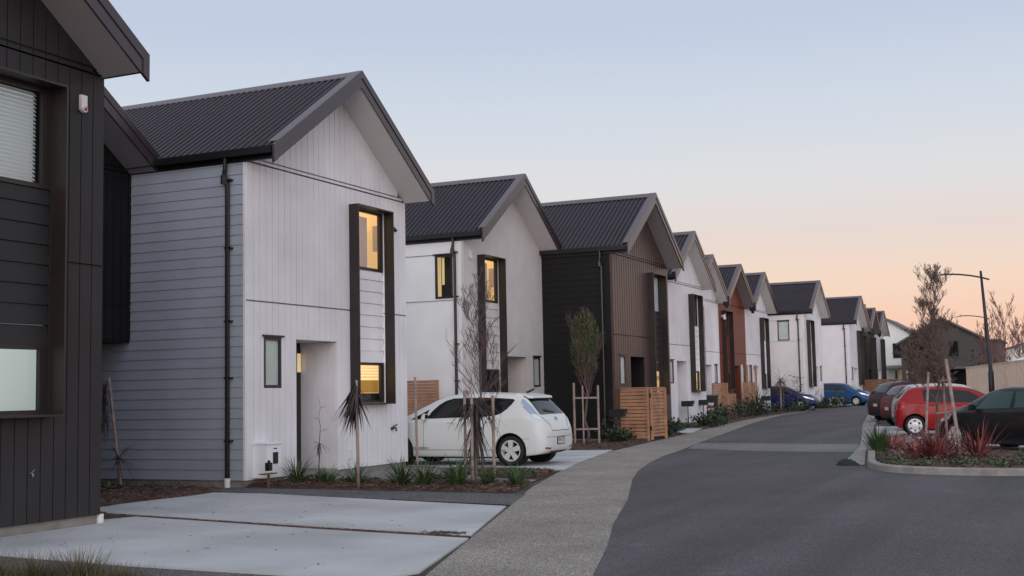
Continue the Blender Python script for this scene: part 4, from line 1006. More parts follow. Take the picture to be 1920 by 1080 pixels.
def bare_tree(name, label, loc, h, trunk_r, first, depth, nb, spread, upb, tw, blen, m='twig', group=None, cat='tree', minr=.0035, lean=(0, 0), flare=1.0, leaves=0, leafm=None):
    root = empty(name, (loc[0], loc[1], gz(loc[1])), random.uniform(0, 6) if not lean[0] else 0, label, cat, group)
    t = B(); pts = []; n = 9
    for i in range(n + 1):
        z = h * .93 * i / n; pts.append((lean[0] * z + random.uniform(-.012, .012) * h * (i > 0), lean[1] * z + random.uniform(-.012, .012) * h * (i > 0), z - .05))
    rs = [trunk_r * (1 - .88 * i / n) for i in range(n + 1)]
    t.tube(pts, rs, 8); t.build('trunk', 'bark', root, smooth=True)
    c = B()
    for k in range(nb):
        f = first + (1 - first) * (k / nb); i = min(n - 1, int(f * n)); p = Vector(pts[i]).lerp(Vector(pts[i + 1]), f * n - i)
        a = k * 2.4 + random.uniform(-.4, .4); tl = 1 - .55 * abs((f - first) / (1 - first) - .25)
        d = (Vector((math.cos(a), math.sin(a), 0)) * spread * flare + Vector((0, 0, 1)) * (1 - spread)).normalized()
        branch(c, p, d, blen * tl * random.uniform(.7, 1.1), max(minr, rs[i] * .5), depth, spread, upb, tw, minr)
    c.build('crown', m, root)
    if leaves:
        l_ = B()
        vs = random.choices(c.v, k=leaves)
        for v in vs:
            a = random.uniform(0, 6.28); s = random.uniform(.02, .045); e = random.uniform(-1, 1)
            x, y, z = v; l_.add([(x, y, z), (x + s * math.cos(a), y + s * math.sin(a), z + s * e), (x + 1.6 * s * math.cos(a + .4), y + 1.6 * s * math.sin(a + .4), z + 1.5 * s * e)], [(0, 1, 2)])
        l_.build('foliage', leafm, root)
    return root
def stake(loc, h, label, r=.027, tilt=(0, 0), square=False, group='wooden tree stakes'):
    b = B(); b.tube([(0, 0, -.1), (tilt[0] * .5, tilt[1] * .5, h / 2), (tilt[0], tilt[1], h)], [r * 1.02, r, r * .95], 8)
    o = b.build('tree_stake', 'stake_wood', loc=(loc[0], loc[1], gz(loc[1]))); tag(o, label, 'stake', group); return o
def shrub(name, label, loc, rx, ry, h, n, leaf, m, cat='shrub', group=None, low=.0, wfac=.5):
    root = empty(name, (loc[0], loc[1], gz(loc[1])), 0, label, cat, group)
    b = B(); st = B()
    cl = [(random.uniform(-1, 1), random.uniform(-1, 1), random.uniform(.15, 1)) for _ in range(max(5, n // 60))]
    for i in range(n):
        cx_, cy_, cz = random.choice(cl)
        while True:
            u = Vector((random.gauss(0, .28), random.gauss(0, .28), random.gauss(0, .22)))
            if u.length < .8: break
        x, y, z = (cx_ * .7 + u.x) * rx, (cy_ * .7 + u.y) * ry, max(.02, low + (cz * .75 + u.z) * h)
        a = random.uniform(0, 6.28); e = random.uniform(-.7, 1.1); s = leaf * random.uniform(.6, 1.3)
        d = Vector((math.cos(a) * math.cos(e), math.sin(a) * math.cos(e), math.sin(e))) * s; sd_ = Vector((-math.sin(a), math.cos(a), random.uniform(-.5, .5))) * s * wfac * .5
        p = Vector((x, y, z)); b.add([p, p + d * .5 + sd_, p + d, p + d * .5 - sd_], [(0, 1, 2, 3)])
    for c_ in cl: st.tube([(c_[0] * rx * .2, c_[1] * ry * .2, -.02), (c_[0] * rx * .7, c_[1] * ry * .7, low + c_[2] * h * .8)], [.012, .004], 4)
    b.build('foliage', m, root); st.build('stem', 'bark', root); return root
def dead_palm(label, loc, h, n, ln, trunk_r=.03, lean=(0, 0), side=None, m='dead_leaf', group='dead cabbage trees', stray=.3, dr=(20, 90), low=0, wd=.03, el=(-50, 50), span=.18):
    root = empty('cabbage_tree', (loc[0], loc[1], gz(loc[1])), 0, label, 'cabbage tree', group)
    t = B(); t.tube([(0, 0, -.05), (lean[0] * .4, lean[1] * .4, h * .4), (lean[0], lean[1], h)], [trunk_r, trunk_r * .9, trunk_r * .7], 8); t.build('trunk', 'stake_wood', root, smooth=True)
    b = B()
    for i in range(n):
        a = random.uniform(0, 6.283) if side is None or random.random() < stray else random.gauss(side, .6)
        z = h - random.uniform(0, span)
        blade(b, (lean[0] * z / h, lean[1] * z / h, z), a, ln * random.uniform(.5, 1.15), wd, rad(random.uniform(*el)), rad(random.uniform(*dr)), 6)
    for i in range(low):
        a = random.uniform(0, 6.283); z = h * random.uniform(.62, .85); blade(b, (.02 * math.cos(a), .02 * math.sin(a), z), a, z * random.uniform(.5, .95), wd * .8, rad(random.uniform(-84, -58)), rad(random.uniform(-20, 15)), 5)
    b.build('foliage', m, root); return root

# by the near houses
dead_palm('dead cabbage tree whose limp leaves hang in front of the lit lower window', (-10.98, 17.55), 1.82, 170, .72, .030, lean=(-.02, 0), side=3.3, group=None, wd=.040, el=(-86, -48), dr=(-5, 15), stray=.12, span=.30)
tp = bare_tree('sapling', 'thin leafless sapling in front of the porch of the large white house', (-12.55, 18.75), 1.72, .014, .35, 1, 5, .75, .1, 1, .16, 'dead_leaf', None, cat='sapling', minr=.003)
b = B()
for i in range(9): blade(b, (0, 0, .72), 3.6 + random.uniform(-.9, .9), .3, .02, rad(random.uniform(-70, -10)), rad(30), 4)
b.build('foliage', 'dead_leaf', tp)
stake((-11.5, 20.5), 1.9, 'slim pale stake beside the front wheel of the white hatchback', .024, (-.05, .03), group=None)
b = B()
LS = Vector((-15.72, 16.6, 0))
stake((-15.5, 16.9), 1.98, 'single leaning stake against the grey weatherboard wall', .026, (-.33, .02), group=None)
root = empty('cabbage_tree', (-15.52, 16.85, 0), 0, 'withered cabbage tree collapsed around the leaning stake by the grey wall', 'cabbage tree')
b = B()
for i in range(34): blade(b, (0, 0, .55), random.uniform(0, 6.28), random.uniform(.35, .62), .022, rad(random.uniform(-55, 35)), rad(random.uniform(-10, 40)), 4)
for i in range(40): blade(b, (-.30 + random.uniform(-.06, .06), 0, random.uniform(1.2, 1.95)), random.gauss(3.1, .5), random.uniform(.3, .6), .022, rad(random.uniform(-85, -60)), rad(30), 4)
b.build('foliage', 'dead_leaf', root)
b = B(); b.tube([(0, 0, -.05), (.0, 0, .3), (-.03, 0, .6)], [.03, .026, .02], 7); b.tube([(-.5, -.1, .1), (-.42, -.05, .7), (-.36, 0, 1.2), (-.28, 0, 1.9)], [.012, .01, .009, .005], 5); b.build('trunk', 'bark', root)
# bare tree with three stakes by the white hatchback
bare_tree('bare_tree', 'slender leafless tree with purplish twigs in front of the white hatchback', (-9.62, 19.45), 3.55, .022, .28, 3, 26, .40, .6, 3, .70, 'twig_pink', 'street trees', flare=.8, minr=.0028)
stake((-9.86, 19.3), 1.62, 'left stake of the bare tree in front of the white hatchback'); stake((-9.40, 19.5), 1.52, 'right stake of the bare tree in front of the white hatchback', .03); stake((-9.63, 19.1), 1.5, 'middle stake of the bare tree in front of the white hatchback', .026, (.0, .02))
dead_palm('dead cabbage tree with a hanging brown skirt, before the middle of the white hatchback', (-9.68, 19.35), 1.42, 95, .72, .030, group=None, wd=.036, el=(-35, 30), dr=(50, 100), span=.22, low=85)
# green young tree with stakes before the black side wall
t3 = bare_tree('young_tree', 'slim olive green young tree before the black side wall of the dark brown house', (-12.95, 33.1), 3.75, .05, .38, 3, 26, .34, .6, 4, .75, 'twig_pale', 'street trees', leaves=3800, leafm='olive_leaf', flare=.9, minr=.003)
b = B()
for i in range(1700):
    z = 2.0 + 1.7 * random.random() ** .8; r_ = .42 * (1 - ((z - 2.9) / 1.15) ** 2) + .05; a = random.uniform(0, 6.28); q = r_ * math.sqrt(random.random())
    blade(b, (q * math.cos(a), q * math.sin(a), z), random.uniform(0, 6.28), random.uniform(.10, .22), .012, rad(random.uniform(20, 80)), rad(30), 2)
b.build('foliage', 'green_leaf', t3)
for (x, y, h, l_) in ((-13.25, 32.9, 1.80, 'left'), (-12.92, 32.75, 1.72, 'middle'), (-12.62, 33.2, 1.72, 'right')): stake((x, y), h, l_ + ' stake of the olive green young tree by the black wall', .035 if l_ != 'middle' else .025)
for z_, l_ in ((1.35, 'upper'), (.45, 'lower')):
    b = B(); b.box(0, .66, -.02, .02, 0, .05); o = b.build('tie_rail', 'stake_wood', loc=(-13.26, 32.98, z_)); o.rotation_euler = (0, 0, .28); tag(o, l_ + ' cross rail between the stakes of the olive green young tree', 'rail', 'cross rails on tree stakes')
# grasses in the bed
g0 = tuft('grass_clump', 'dark green strappy clump next to the water heater of the large white house', 'grass clump', 'strappy grass clumps in the bed', (-12.6, 18.1), 130, .62, .019, 'grass_blade', (35, 86), (20, 90), .09)
for (x, y, s, l_) in ((-10.45, 18.05, 1.1, 'green strappy clump right of the dead cabbage tree under the lit window'), (-9.95, 17.95, 1.05, 'green strappy clump at the near corner of the large white house'), (-9.35, 18.0, 1.15, 'green strappy clump between the pale stake and the bare tree'), (-8.95, 18.35, .8, 'green strappy clump at the foot of the bare tree'), (-8.35, 18.15, .85, 'green strappy clump nearest the footpath'),
                      (-11.9, 18.0, .8, 'low strappy clump in front of the porch'), (-11.3, 18.0, .85, 'strappy clump left of the dead cabbage tree'), (-9.7, 18.6, .7, 'small strappy clump behind the bed edge by the bare tree')):
    reuse(g0, (x, y), l_, s)
for i, (x, y, l_) in enumerate(((-12.9, 18.5, 'low leafy plant beside the meter box'), (-12.3, 18.4, 'low leafy plant left of the thin sapling'), (-11.6, 18.6, 'low leafy plant right of the thin sapling'), (-10.3, 19.0, 'low leafy plant behind the pale stake'), (-9.2, 20.4, 'low leafy plant by the rear wheel of the white hatchback'))):
    shrub('low_plant', l_, (x, y), .35, .22, .16, 260, .08, 'shrub_leaf', 'plant', 'low leafy plants in the bed')
shrub('low_plant', 'dark low plant in the mulch beside the near drive slab', (-15.4, 15.9), .8, .5, .16, 420, .09, 'shrub_leaf', 'plant', None)
# tawny grass in the near left corner
tw = tuft('tawny_grass', 'tawny grass clump in the near corner, hard left', 'grass clump', 'tawny grasses in the near left corner', (-8.3, 7.45), 420, .33, .007, 'grass_dry', (30, 88), (0, 70), .16)
for x, y, s, l_ in ((-7.95, 7.65, 1.0, 'tawny grass clump in the near corner, second from the left'), (-7.55, 7.75, 1.05, 'tawny grass clump in the near corner, middle'), (-7.2, 7.8, .75, 'tawny grass clump in the near corner, rightmost')): reuse(tw, (x, y), l_, s)
b = B()
for i in range(6000):
    x = random.uniform(-9.2, -7.0); y = random.uniform(6.6, 7.95 + (x + 8) * .18); blade(b, (x, y, .01), random.uniform(0, 6.28), random.uniform(.08, .25), .006, rad(random.uniform(35, 88)), rad(random.uniform(0, 60)), 3)
o = b.build('grass', 'grass_dry'); tag(o, kind='stuff')

# island planting: red flax, tussock, ground cover, tree with tripod stakes
def flax(label, loc, n, ln, m, s=1): return tuft('red_flax', label, 'flax', 'red flaxes on the island', loc, n, ln * s, .042, m, (8, 86), (10, 120) if m == 'flax_pink' else (5, 85), .14)
flax('large upright dark red flax under the island tree', (-2.62, 25.6), 190, .95, 'flax_red')
flax('large red flax with tall spikes before the black car', (-1.86, 26.1), 140, .90, 'flax_red')
flax('pinkish red flax left of the large flax under the island tree', (-3.05, 25.9), 190, .68, 'flax_pink')
flax('pinkish red flax leaning over the mulch, nearest the red hatchback wheel', (-3.98, 29.6), 130, .66, 'flax_pink')
flax('small reddish flax behind the tripod of stakes', (-2.35, 26.9), 70, .7, 'flax_red')
tuft('green_tussock', 'bright green tussock at the left corner of the planted island', 'grass clump', None, (-4.1, 28.3), 330, .68, .018, 'grass_blade', (55, 88), (5, 60), .15)
tuft('green_tussock', 'small green tussock at the right of the planted island before the black car', 'grass clump', None, (-1.0, 24.9), 50, .4, .014, 'grass_blade', (45, 88), (5, 60), .06)
for i, (x, y, rx, l_) in enumerate(((-3.2, 24.0, .28, 'grey green ground cover mound at the left kerb corner'), (-3.3, 25.0, .28, 'grey green mound left of the large flax'), (-2.6, 23.6, .32, 'grey green mound below the large flax'), (-2.0, 23.6, .32, 'grey green mound in the middle of the front kerb'), (-1.45, 23.7, .3, 'grey green mound right of the stake foot'), (-1.0, 23.9, .3, 'grey green mound near the right edge of the photo'), (-.6, 24.3, .3, 'grey green mound at the right edge of the photo'), (-1.85, 24.6, .25, 'grey green mound between the two large flaxes'))):
    shrub('ground_cover', l_, (x, y), rx * 1.15, rx * 1.15, .22, 430, .055, 'ground_cover', 'plant', 'ground cover mounds on the island', wfac=.8)
shrub('ground_cover', 'silvery little plant by the rear wheel of the red hatchback', (-3.75, 32.6), .3, .2, .3, 160, .07, 'frosted', 'plant', None, wfac=.8)
bare_tree('bare_tree', 'leafless twiggy tree with reddish twigs on the planted island', (-2.72, 27.55), 4.15, .036, .30, 4, 30, .42, .68, 4, .60, 'twig_pale', 'street trees', minr=.0021, flare=.8)
stake((-2.22, 26.6), 2.08, 'thick right leg of the stake tripod round the island tree', .036, (-.24, .3), group='tripod stakes on the island'); stake((-2.98, 27.0), 1.82, 'left leg of the stake tripod round the island tree', .026, (.12, .3), group='tripod stakes on the island'); stake((-2.62, 28.2), 1.9, 'back leg of the stake tripod round the island tree', .026, (-.02, -.3), group='tripod stakes on the island')
for z_, x_, ln_, l_ in ((.42, -2.66, .42, 'lowest'), (.95, -2.72, .34, 'middle'), (1.62, -2.62, .24, 'top')):
    b = B(); b.tube([(0, 0, 0), (ln_, -.2, .03)], .017, 6); o = b.build('tie_rail', 'stake_wood', loc=(x_, 27.1, z_)); tag(o, l_ + ' rail of the stake tripod round the island tree', 'rail', 'cross rails on tree stakes')
bare_tree('bare_tree', 'dense brown leafless tree beyond the red hatchback', (-5.6, 53.0), 3.8, .05, .12, 4, 40, .55, .35, 4, .95, 'bark', 'street trees', minr=.007, flare=1.0)
stake((-6.35, 52.6), 2.05, 'pale stake of the dense brown tree beyond the red hatchback', .05); 
# row beds: shrubs
ROW = [(-12.5, 34.3, .5, .5, 'green shrub at the foot of the nearest mailbox'), (-12.3, 38.4, .45, .45, 'dark green shrub right of the timber bin screen'), (-12.6, 40.2, .5, .4, 'second dark green shrub past the timber bin screen'),
       (-13.1, 46.4, .6, .45, 'green shrub before the lit window of the first white house past the dark brown one'), (-13.6, 49.2, .6, .5, 'broad green shrub under the mailboxes'), (-14.2, 51.8, .8, .75, 'tall glossy shrub before the bins'), (-14.7, 55.5, .7, .8, 'glossy shrub left of the rust red house'),
       (-14.8, 58.6, .7, .7, 'glossy shrub in front of the timber screen'), (-14.9, 61.8, .7, .9, 'dark shrub before the rust red house'), (-14.9, 65.0, .8, .7, 'dark shrub right of the rust red house'), (-14.9, 68.5, .9, .6, 'shrub before the white house right of the rust red one'),
       (-14.7, 71.0, .8, .5, 'low shrub left of the navy hatchback'), (-14.55, 76.5, .4, .5, 'low shrub beyond the navy hatchback'), (-13.9, 80.3, .6, 1.1, 'tall bush before the bright blue hatchback'), (-14.3, 78.5, .5, .7, 'bush between the two blue cars')]
for x, y, r_, h, l_ in ROW: shrub('garden_shrub', l_, (x, y), r_, r_ * 1.3, h, 520, .15, 'shrub_leaf', 'shrub', 'shrubs in the beds along the houses')
shrub('garden_shrub', 'scrubby low bush between the red hatchback and the crimson one', (-7.1, 52.5), .8, 1.2, .45, 500, .13, 'shrub_leaf', 'shrub', None)
g1 = tuft('grass_clump', 'weepy grey flax in front of the white house right of the rust red one', 'grass clump', 'strappy plants further along the row', (-15.0, 62.4), 60, 2.2, .05, 'olive_leaf', (60, 88), (60, 120), .1)
for x, y, s, l_ in ((-12.6, 33.9, .35, 'small strappy plant at the young tree foot'), (-15.3, 77.9, .9, 'dark spiky cabbage tree left behind the bright blue car'), (-14.9, 88.9, .9, 'dark spiky cabbage tree right behind the bright blue car')): reuse(g1, (x, y), l_, s)
for x, y, h, l_ in ((-15.35, 70.2, 2.0, 'bare sapling on a stake over the roof of the navy hatchback'), (-14.55, 70.4, 2.2, 'bare sapling in front of the door of the navy hatchback')):
    bare_tree('sapling', l_, (x, y), h, .03, .4, 2, 10, .6, .3, 3, .5, 'twig_pale', 'bare saplings before the navy car', cat='sapling', minr=.008)
dead_palm('grey drooping cabbage tree before the white house right of the rust red one', (-14.6, 66.2), 1.9, 60, 1.2, .05, group=None, m='olive_leaf')

# ------------------------------------------------------------------ screens, mailboxes, bins
def slat_panel(root, p0, p1, z0, z1, n, m='timber', gap=.35):
    a, c = Vector((*p0, 0)), Vector((*p1, 0)); d = (c - a).normalized(); nr = Vector((-d.y, d.x, 0)) * .011
    b = B(); h = (z1 - z0) / n
    for i in range(n):
        s, e = z0 + i * h + h * gap * .3, z0 + (i + 1) * h - h * gap * .2
        b.hexa([a - nr + Vector((0, 0, s)), c - nr + Vector((0, 0, s)), c + nr + Vector((0, 0, s)), a + nr + Vector((0, 0, s))], [a - nr + Vector((0, 0, e)), c - nr + Vector((0, 0, e)), c + nr + Vector((0, 0, e)), a + nr + Vector((0, 0, e))])
    b.build('slat_panel', m, root, fix=True)
    for q in (a, c):
        b = B(); o_ = q - nr * 3.2; b.box(o_.x - .035, o_.x + .035, o_.y - .035, o_.y + .035, z0 - .08, z1 + .0); b.build('post', m, root)
s1 = empty('timber_screen', (-12.3, 35.4, 0), 0, 'orange slatted timber bin screen with a hinged gate in front of the dark brown house', 'screen')
for nm, p0, p1, z0, z1 in (('a', (-.52, -.06), (.50, -.10), .1, 1.62), ('g', (.56, -.08), (.60, 1.15), .14, 1.62)): slat_panel(s1, p0, p1, z0, z1, 14)
b = B(); b.box(-.52, .55, -.13, .0, 1.62, 1.65); b.box(.50, .62, -.1, 1.2, 1.62, 1.65); b.build('top_rail', 'timber', s1)
b = B(); b.box(.545, .60, -.14, -.10, .35, .47); b.box(.545, .60, -.14, -.10, 1.35, 1.47); b.build('hinge', 'black_plastic', s1)
for nm, x, y, p0, p1, z1, l_ in (('f', -16.2, 29.15, (-.9, 0), (.5, 0), 1.95, 'slatted timber fence in front of the plastered house, behind the bonnet of the white hatchback'), ('f', -15.2, 57.0, (-.6, 0), (.1, .0), 1.72, 'slatted timber screen left of the rust red house'), ('f', -15.3, 62.4, (-.35, 0), (.2, 0), 1.72, 'slatted timber screen right of the rust red house')):
    r_ = empty('timber_fence', (x, y, gz(y)), 0, l_, 'fence', 'slatted timber fences'); slat_panel(r_, p0, p1, .08, z1, 22, 'timber', .2)
r_ = empty('timber_fence', (-15.2, 57.05, gz(57)), 0, 'low slatted return panel beside the screen left of the rust red house', 'fence', 'slatted timber fences'); slat_panel(r_, (.1, .0), (.14, 1.1), .08, 1.2, 10)
r_ = empty('timber_fence', (-14.9, 27.0, 0), 0, 'hidden return of the slatted fence', 'fence', 'slatted timber fences') if False else None
b = B(); 
r_ = empty('board_fence', (-13.4, 95, gz(95)), 0, 'brown board fence across the far end of the street', 'fence'); slat_panel(r_, (-1.4, 0), (1.25, 0), .05, 1.75, 9, 'timber_brown', .1)
mb = empty('mailbox', (-12.31, 34.0, 0), 0, 'black mailbox on a post before the timber bin screen, nearest of the mailboxes', 'mailbox', 'black mailboxes on posts')
b = B(); b.tube([(0, 0, -.05), (0, 0, .80)], .02, 8); b.build('post', 'black_plastic', mb)
b = B(); b.box(-.23, .19, -.14, .14, .80, .98); b.hexa([(-.23, -.14, .98), (.24, -.14, .98), (.24, .14, .98), (-.23, .14, .98)], [(-.23, -.14, 1.02), (.26, -.14, 1.03), (.26, .14, 1.03), (-.23, .14, 1.02)]); b.box(.20, .24, -.14, .14, .90, .985)
bo = b.build('box', 'black_plastic', mb); b = B(); b.box(-.15, .1, -.146, -.141, .93, .95); b.build('letter_slot', 'steel_dark', bo)
for x, y, l_ in ((-14.22, 47.5, 'black mailbox by the porch of the white house past the dark brown one'), (-14.3, 50.0, 'black mailbox next to the bins and the red and white box'), (-13.95, 60.0, 'farthest black mailbox, left of the navy hatchback')):
    c = copy_tree(mb); c.location = (x, y, gz(y)); c['label'] = l_
def wheelie(x, y, m, h, label, nm='rubbish_bin'):
    r_ = empty(nm, (x, y, gz(y)), .2, label, 'bin', 'household bins'); b = B(); b.hexa([(-.2, -.2, .05), (.2, -.2, .05), (.2, .2, .05), (-.2, .2, .05)], [(-.27, -.27, h), (.27, -.27, h), (.27, .27, h), (-.27, .27, h)]); b.build('bin_body', m, r_)
    b = B(); b.slab(-.3, .3, -.3, .3, h, h + .04, h + .02, h + .09); b.build('lid', 'black_plastic', r_)
    for s in (-1, 1): b = B(); b.lathe([(.1, -.03), (.1, .03)], 'y', 12, (-.2, s * .2, .1)); b.build('bin_wheel', 'rubber', r_)
wheelie(-15.2, 54.6, 'black_plastic', 1.1, 'tall black wheelie bin left of the timber screen by the rust red house')
wheelie(-14.72, 53.2, 'bin_blue', .55, 'low blue bin behind the shrubs by the mailboxes')
r_ = empty('crate', (-14.75, 52.0, gz(52)), 0, 'red and white box standing behind the second and third mailboxes', 'box'); b = B(); b.box(-.28, .28, -.2, .2, .45, .75); b.build('crate_side', 'bin_red', r_); b = B(); b.box(-.29, .29, -.21, .21, .75, .86); b.box(-.29, .29, -.21, .21, .55, .62); b.build('crate_band', 'white_pvc', r_); b = B(); b.box(-.26, .26, -.18, .18, 0, .45); b.build('crate_base', 'timber_brown', r_)
for i, (dx, m_) in enumerate(((0, 'white_pvc'), (.22, 'timber'), (.42, 'timber_brown'), (.62, 'timber'))):
    b = B(); b.box(-.04, .04, -.04, .04, 0, 2.66); o = b.build('porch_post', m_, loc=(-15.95 + dx * .55, 63.3 + dx * 2.6, gz(63))); tag(o, ['white', 'first tan', 'dark brown', 'second tan'][i] + ' post standing under the overhang of the rust red house', 'post', 'posts under the rust red house')
r_ = empty('heat_pump', (-14.25, 80.95, gz(80)), 0, 'white outdoor heat pump unit between the two blue cars', 'heat pump'); b = B(); b.box(-.42, .42, -.16, .16, .08, .66); b.build('casing', 'white_pvc', r_); b = B(); b.lathe([(.2, -.17), (.19, -.175), (.03, -.175)], 'y', 20, (-.1, 0, .37)); b.build('fan_grille', 'black_plastic', r_)
b = B(); b.box(-.5, .5, -.2, .2, .0, .08); b.build('pad', 'concrete_base', r_)
# green drain sock at the gutter end
b = B(); k = 18
for i in range(k + 1):
    for j in range(9):
        t = i / k; u = j / 8; wd = .22 * math.sin(math.pi * min(1, t * 1.0 + .04)) + .02
        b.v.append((-.62 + 1.15 * t, (u - .5) * 2 * wd, .20 * math.sin(math.pi * t ** .8) * math.sin(math.pi * u) * (1 + .15 * math.sin(i * 2.1 + j)) + .003))
for i in range(k):
    for j in range(8): b.f.append((i * 9 + j, (i + 1) * 9 + j, (i + 1) * 9 + j + 1, i * 9 + j + 1))
o = b.build('silt_sock', 'sock_green', smooth=True, loc=(-4.16, 24.75, .012)); o.rotation_euler = (0, 0, -.1); o.scale = (.42, .85, .6); tag(o, 'dark green silt sock lying at the end of the gutter beside the island kerb', 'silt sock')

# ------------------------------------------------------------------ right side: paling fence, lamps, far houses, far trees
r_ = empty('paling_fence', (-7.4, 95, gz(95)), 0, 'long pale timber paling fence on the right behind the cars', 'fence')
a, c = Vector((-6.2, 80.5, 0)), Vector((.9, 43, 0)); d = (c - a).normalized(); n_ = int((c - a).length / .15); b = B(); off = Vector((7.4, -95, 0))
for i in range(n_):
    p = a + d * i * .15 + off; q = p + d * .138; z = 2.25; j = random.uniform(-.01, .01); nr = Vector((d.y, -d.x, 0)) * (.01 + (.01 if i % 2 else 0))
    b.hexa([p - nr, q - nr, q + nr, p + nr], [v + Vector((0, 0, z + j)) for v in (p - nr, q - nr, q + nr, p + nr)])
b.build('palings', 'peach_timber', r_, fix=True)
b = B(); nr = Vector((-d.y, d.x, 0)); p, q = a + off, c + off
for s in (0,): b.hexa([p - nr * .06 + Vector((0, 0, 2.262)), q - nr * .06 + Vector((0, 0, 2.262)), q + nr * .06 + Vector((0, 0, 2.262)), p + nr * .06 + Vector((0, 0, 2.262))], [v + Vector((0, 0, 2.30)) for v in (p - nr * .06, q - nr * .06, q + nr * .06, p + nr * .06)])
b.build('capping', 'peach_timber', r_, fix=True)
def street_lamp(label, loc, h, arm=2.0, rz=math.pi, lean=.0):
    r_ = empty('street_lamp', (loc[0], loc[1], gz(loc[1])), rz, label, 'street lamp', 'street lamps')
    b = B(); b.tube([(0, 0, 0), (0, 0, 2.0), (0, 0, 2.02), (lean * .4, 0, h * .6), (lean, 0, h)], [.14, .13, .10, .085, .055], 12); po = b.build('pole', 'steel_dark', r_, smooth=True)
    b = B(); b.tube([(0, 0, 0), (0, 0, .2)], .19, 12); b.build('base', 'steel_dark', po)
    pts = [(-.38 + lean, 0, h - .45), (lean, 0, h - .32), (.5 + lean, 0, h - .20), (1.0 + lean, 0, h - .12), (1.5 + lean, 0, h - .08), (arm - .35 + lean, 0, h - .08)]
    b = B(); b.tube(pts, .04, 8); b.build('arm', 'steel_dark', r_, smooth=True)
    b = B(); x = arm - .35 + lean; b.hexa([(x - .1, -.11, h - .13), (x + .55, -.09, h - .22), (x + .55, .09, h - .22), (x - .1, .11, h - .13)], [(x - .1, -.06, h - .02), (x + .55, -.03, h - .18), (x + .55, .03, h - .18), (x - .1, .06, h - .02)])
    lh = b.build('lamp_head', 'lamp_grey', r_, fix=True); b = B(); b.tube([(x, 0, h - .02), (x, 0, h + .06)], .035, 8); b.build('photo_cell', 'steel_dark', lh)
    return r_
street_lamp('tall curved arm street lamp on the right, nearer of the two', (-3.80, 64, 0), 6.95, 2.25, lean=.22)
street_lamp('smaller looking street lamp farther away behind the near lamp', (-7.3, 118, 0), 7.45, 2.4)
# white house with mono gable, far right end of the street
def far_house(name, label, apex, half_l, half_r, zeave, zr_, y, depth, wallm, roofm, wins, zr2=None):
    r_ = empty(name, (apex, y, gz(y)), 0, label, 'house', 'houses beyond the end of the street')
    zl = zr_ - half_l[1]; zri = zr_ - half_r[1]; xl, xr = -half_l[0], half_r[0]
    b = B(); b.add([(xl, 0, 0), (xr, 0, 0), (xr, 0, zri), (0, 0, zr_ - .12), (xl, 0, zl), (xl, depth, 0), (xr, depth, 0), (xr, depth, zri), (0, depth, zr_ - .12), (xl, depth, zl)], [(0, 1, 2, 3, 4), (9, 8, 7, 6, 5), (1, 6, 7, 2), (0, 4, 9, 5)])
    b.build('wall', wallm, r_, fix=True)
    b = B()
    for (x0, z0, x1, z1) in ((0, zr_, xr + .35, zri - .35 * half_r[1] / half_r[0]), (0, zr_, xl - .35, zl - .35 * half_l[1] / half_l[0])):
        b.hexa([(x0, -.4, z0 - .1), (x1, -.4, z1 - .1), (x1, depth, z1 - .1), (x0, depth, z0 - .1)], [(x0, -.4, z0 + .08), (x1, -.4, z1 + .08), (x1, depth, z1 + .08), (x0, depth, z0 + .08)])
    b.build('roof', roofm, r_, fix=True)
    for (x0, x1, z0, z1) in wins:
        b = B(); b.box(x0 - .08, x1 + .08, -.06, .02, z0 - .08, z0); b.box(x0 - .08, x1 + .08, -.06, .02, z1, z1 + .08); b.box(x0 - .08, x0, -.06, .02, z0, z1); b.box(x1, x1 + .08, -.06, .02, z0, z1)
        w_ = b.build('window', 'dark_frame', r_); b = B(); b.box(x0, x1, -.03, -.01, z0, z1); b.build('pane', 'glass_dark', w_)
    return r_
fw2 = far_house('white_house', 'white rendered house with a dark gable roof at the end of the street', -16.9, (4.5, 3.2), (4.6, 2.75), 5, 7.75, 125, 9, 'far_white', 'far_roof', [(.65, 1.4, 3.9, 5.2)])
b = B(); b.slab(-.2, 3.4, -1.8, .0, 2.65, 2.8, 2.95, 3.1); b.build('porch_roof', 'far_roof', fw2); b = B(); b.box(.9, 1.1, -1.7, -1.5, 0, 2.6); b.build('porch_post', 'dark_frame', fw2)
b = B(); b.box(1.45, 3.4, -.03, .01, 0, 2.5); b.build('garage_opening', 'well', fw2)
b = B(); b.tube([(1.7, -.3, 2.3), (1.9, -.3, 2.3)], .10, 8); b.build('porch_light', 'lamp_glow', fw2)
fb = far_house('brown_house', 'dark brown gabled house behind the bare island tree', -10.45, (3.5, 2.0), (3.2, 1.75), 5, 7.0, 112, 12, 'far_brown', 'far_roof', [(.5, 1.25, 3.6, 4.9), (-2.9, -2.3, 3.4, 5.0)])
b = B(); b.box(3.2, 4.5, 1.0, 12, 0, 4.9); b.build('brick_wing', 'far_brick', fb)
b = B(); b.slab(3.0, 4.7, .6, 12.4, 4.9, 5.02, 4.9, 5.02); b.build('wing_roof', 'far_roof', fb)
b = B(); b.box(-1, 2.2, -2.4, -.0, 2.5, 2.68); b.build('carport_roof', 'far_roof', fb)
b = B(); b.box(-.9, 2.1, -.05, -.01, 0, 2.4); b.build('carport_opening', 'well', fb)
rr = far_house('grey_house', 'grey roofed house showing between the white and the dark brown house', -14.6, (2.4, .9), (2.4, .9), 4, 6.6, 138, 8, 'far_brick', 'far_roof', [])
hs = far_house('low_house', 'low dark roofed house at the far right behind the fence', -2.9, (5.5, 1.6), (8, 2.0), 3, 5.1, 120, 10, 'far_white', 'far_roof', [])
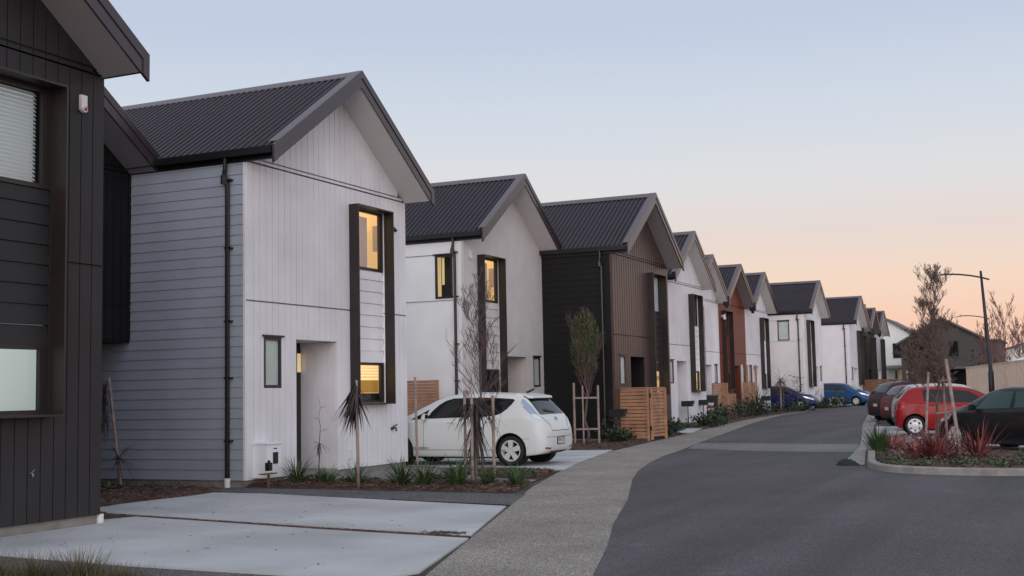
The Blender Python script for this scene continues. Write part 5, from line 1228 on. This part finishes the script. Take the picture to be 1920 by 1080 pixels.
b = B(); b.hexa([(-1.6, -2, 2.45), (3.6, -2, 2.45), (3.6, 2, 2.45), (-1.6, 2, 2.45)], [(-.9, 0, 2.85), (3.0, 0, 3.0), (3.0, .05, 3.0), (-.9, .05, 2.85)]); b.box(-1.5, -1.4, -1.9, -1.8, 0, 2.45); b.box(3.4, 3.5, -1.9, -1.8, 0, 2.45)
o = b.build('canopy', 'white_pvc', loc=(-2.0, 78, gz(78))); tag(o, 'white canopy roof showing above the pale fence near the right edge', 'canopy')
for x, y, h, w_, l_ in ((-5.9, 96, 5.2, 1.6, 'bare shrubby tree just right of the near street lamp'), (-4.6, 94, 6.4, 2.0, 'tallest of the bare trees over the paling fence'), (-3.5, 97, 5.6, 1.8, 'bare tree over the paling fence near the right edge'), (-2.6, 90, 5.3, 1.8, 'bare tree over the paling fence at the right edge'), (-1.4, 95, 5.6, 1.9, 'bare tree beyond the fence, just past the right edge')):
    bare_tree('distant_tree', l_, (x, y), h, .08, .22, 3, 15, .34, .75, 3, w_, 'twig', 'bare trees beyond the paling fence', minr=.011)
for x, y, l_ in ((-6.2, 99, 'dark evergreen bush behind the near lamp pole'), (-5.0, 100, 'dark evergreen bush behind the bare trees')): shrub('evergreen_bush', l_, (x, y), 1.0, 1.0, 2.9, 900, .3, 'shrub_leaf', 'bush', 'evergreen bushes behind the paling fence')

# separate loose pieces of the small twin parts into parts of their own
def split_loose(o):
    bm = bmesh.new(); bm.from_mesh(o.data); left = set(bm.faces); isl = []
    while left:
        f = left.pop(); st_ = [f]; g = [f.index]
        while st_:
            x = st_.pop()
            for e in x.edges:
                for n_ in e.link_faces:
                    if n_ in left: left.discard(n_); st_.append(n_); g.append(n_.index)
        isl.append(set(g))
    bm.free()
    if len(isl) < 2 or len(isl) > 8: return
    src = o.data
    for i, g in enumerate(isl):
        b2 = bmesh.new(); b2.from_mesh(src); b2.faces.ensure_lookup_table()
        bmesh.ops.delete(b2, geom=[f for f in b2.faces if f.index not in g], context='FACES')
        me = bpy.data.meshes.new(src.name); b2.to_mesh(me); b2.free(); me.materials.clear(); me.materials.append(src.materials[0])
        if i == 0: o.data = me
        else:
            c = o.copy(); c.data = me; COL.objects.link(c)
for o in list(bpy.data.objects):
    if o.type == 'MESH' and o.parent and o.name.split('.')[0] in ('bracket', 'corner_trim', 'wheel_well', 'headlight', 'tail_light', 'door_handle', 'reflector', 'hinge', 'top_rail', 'side_window', 'trim'):
        split_loose(o)
for o in bpy.data.objects:
    if o.get('label') and len(o['label'].split()) > 16: print('LONG', o['label'])
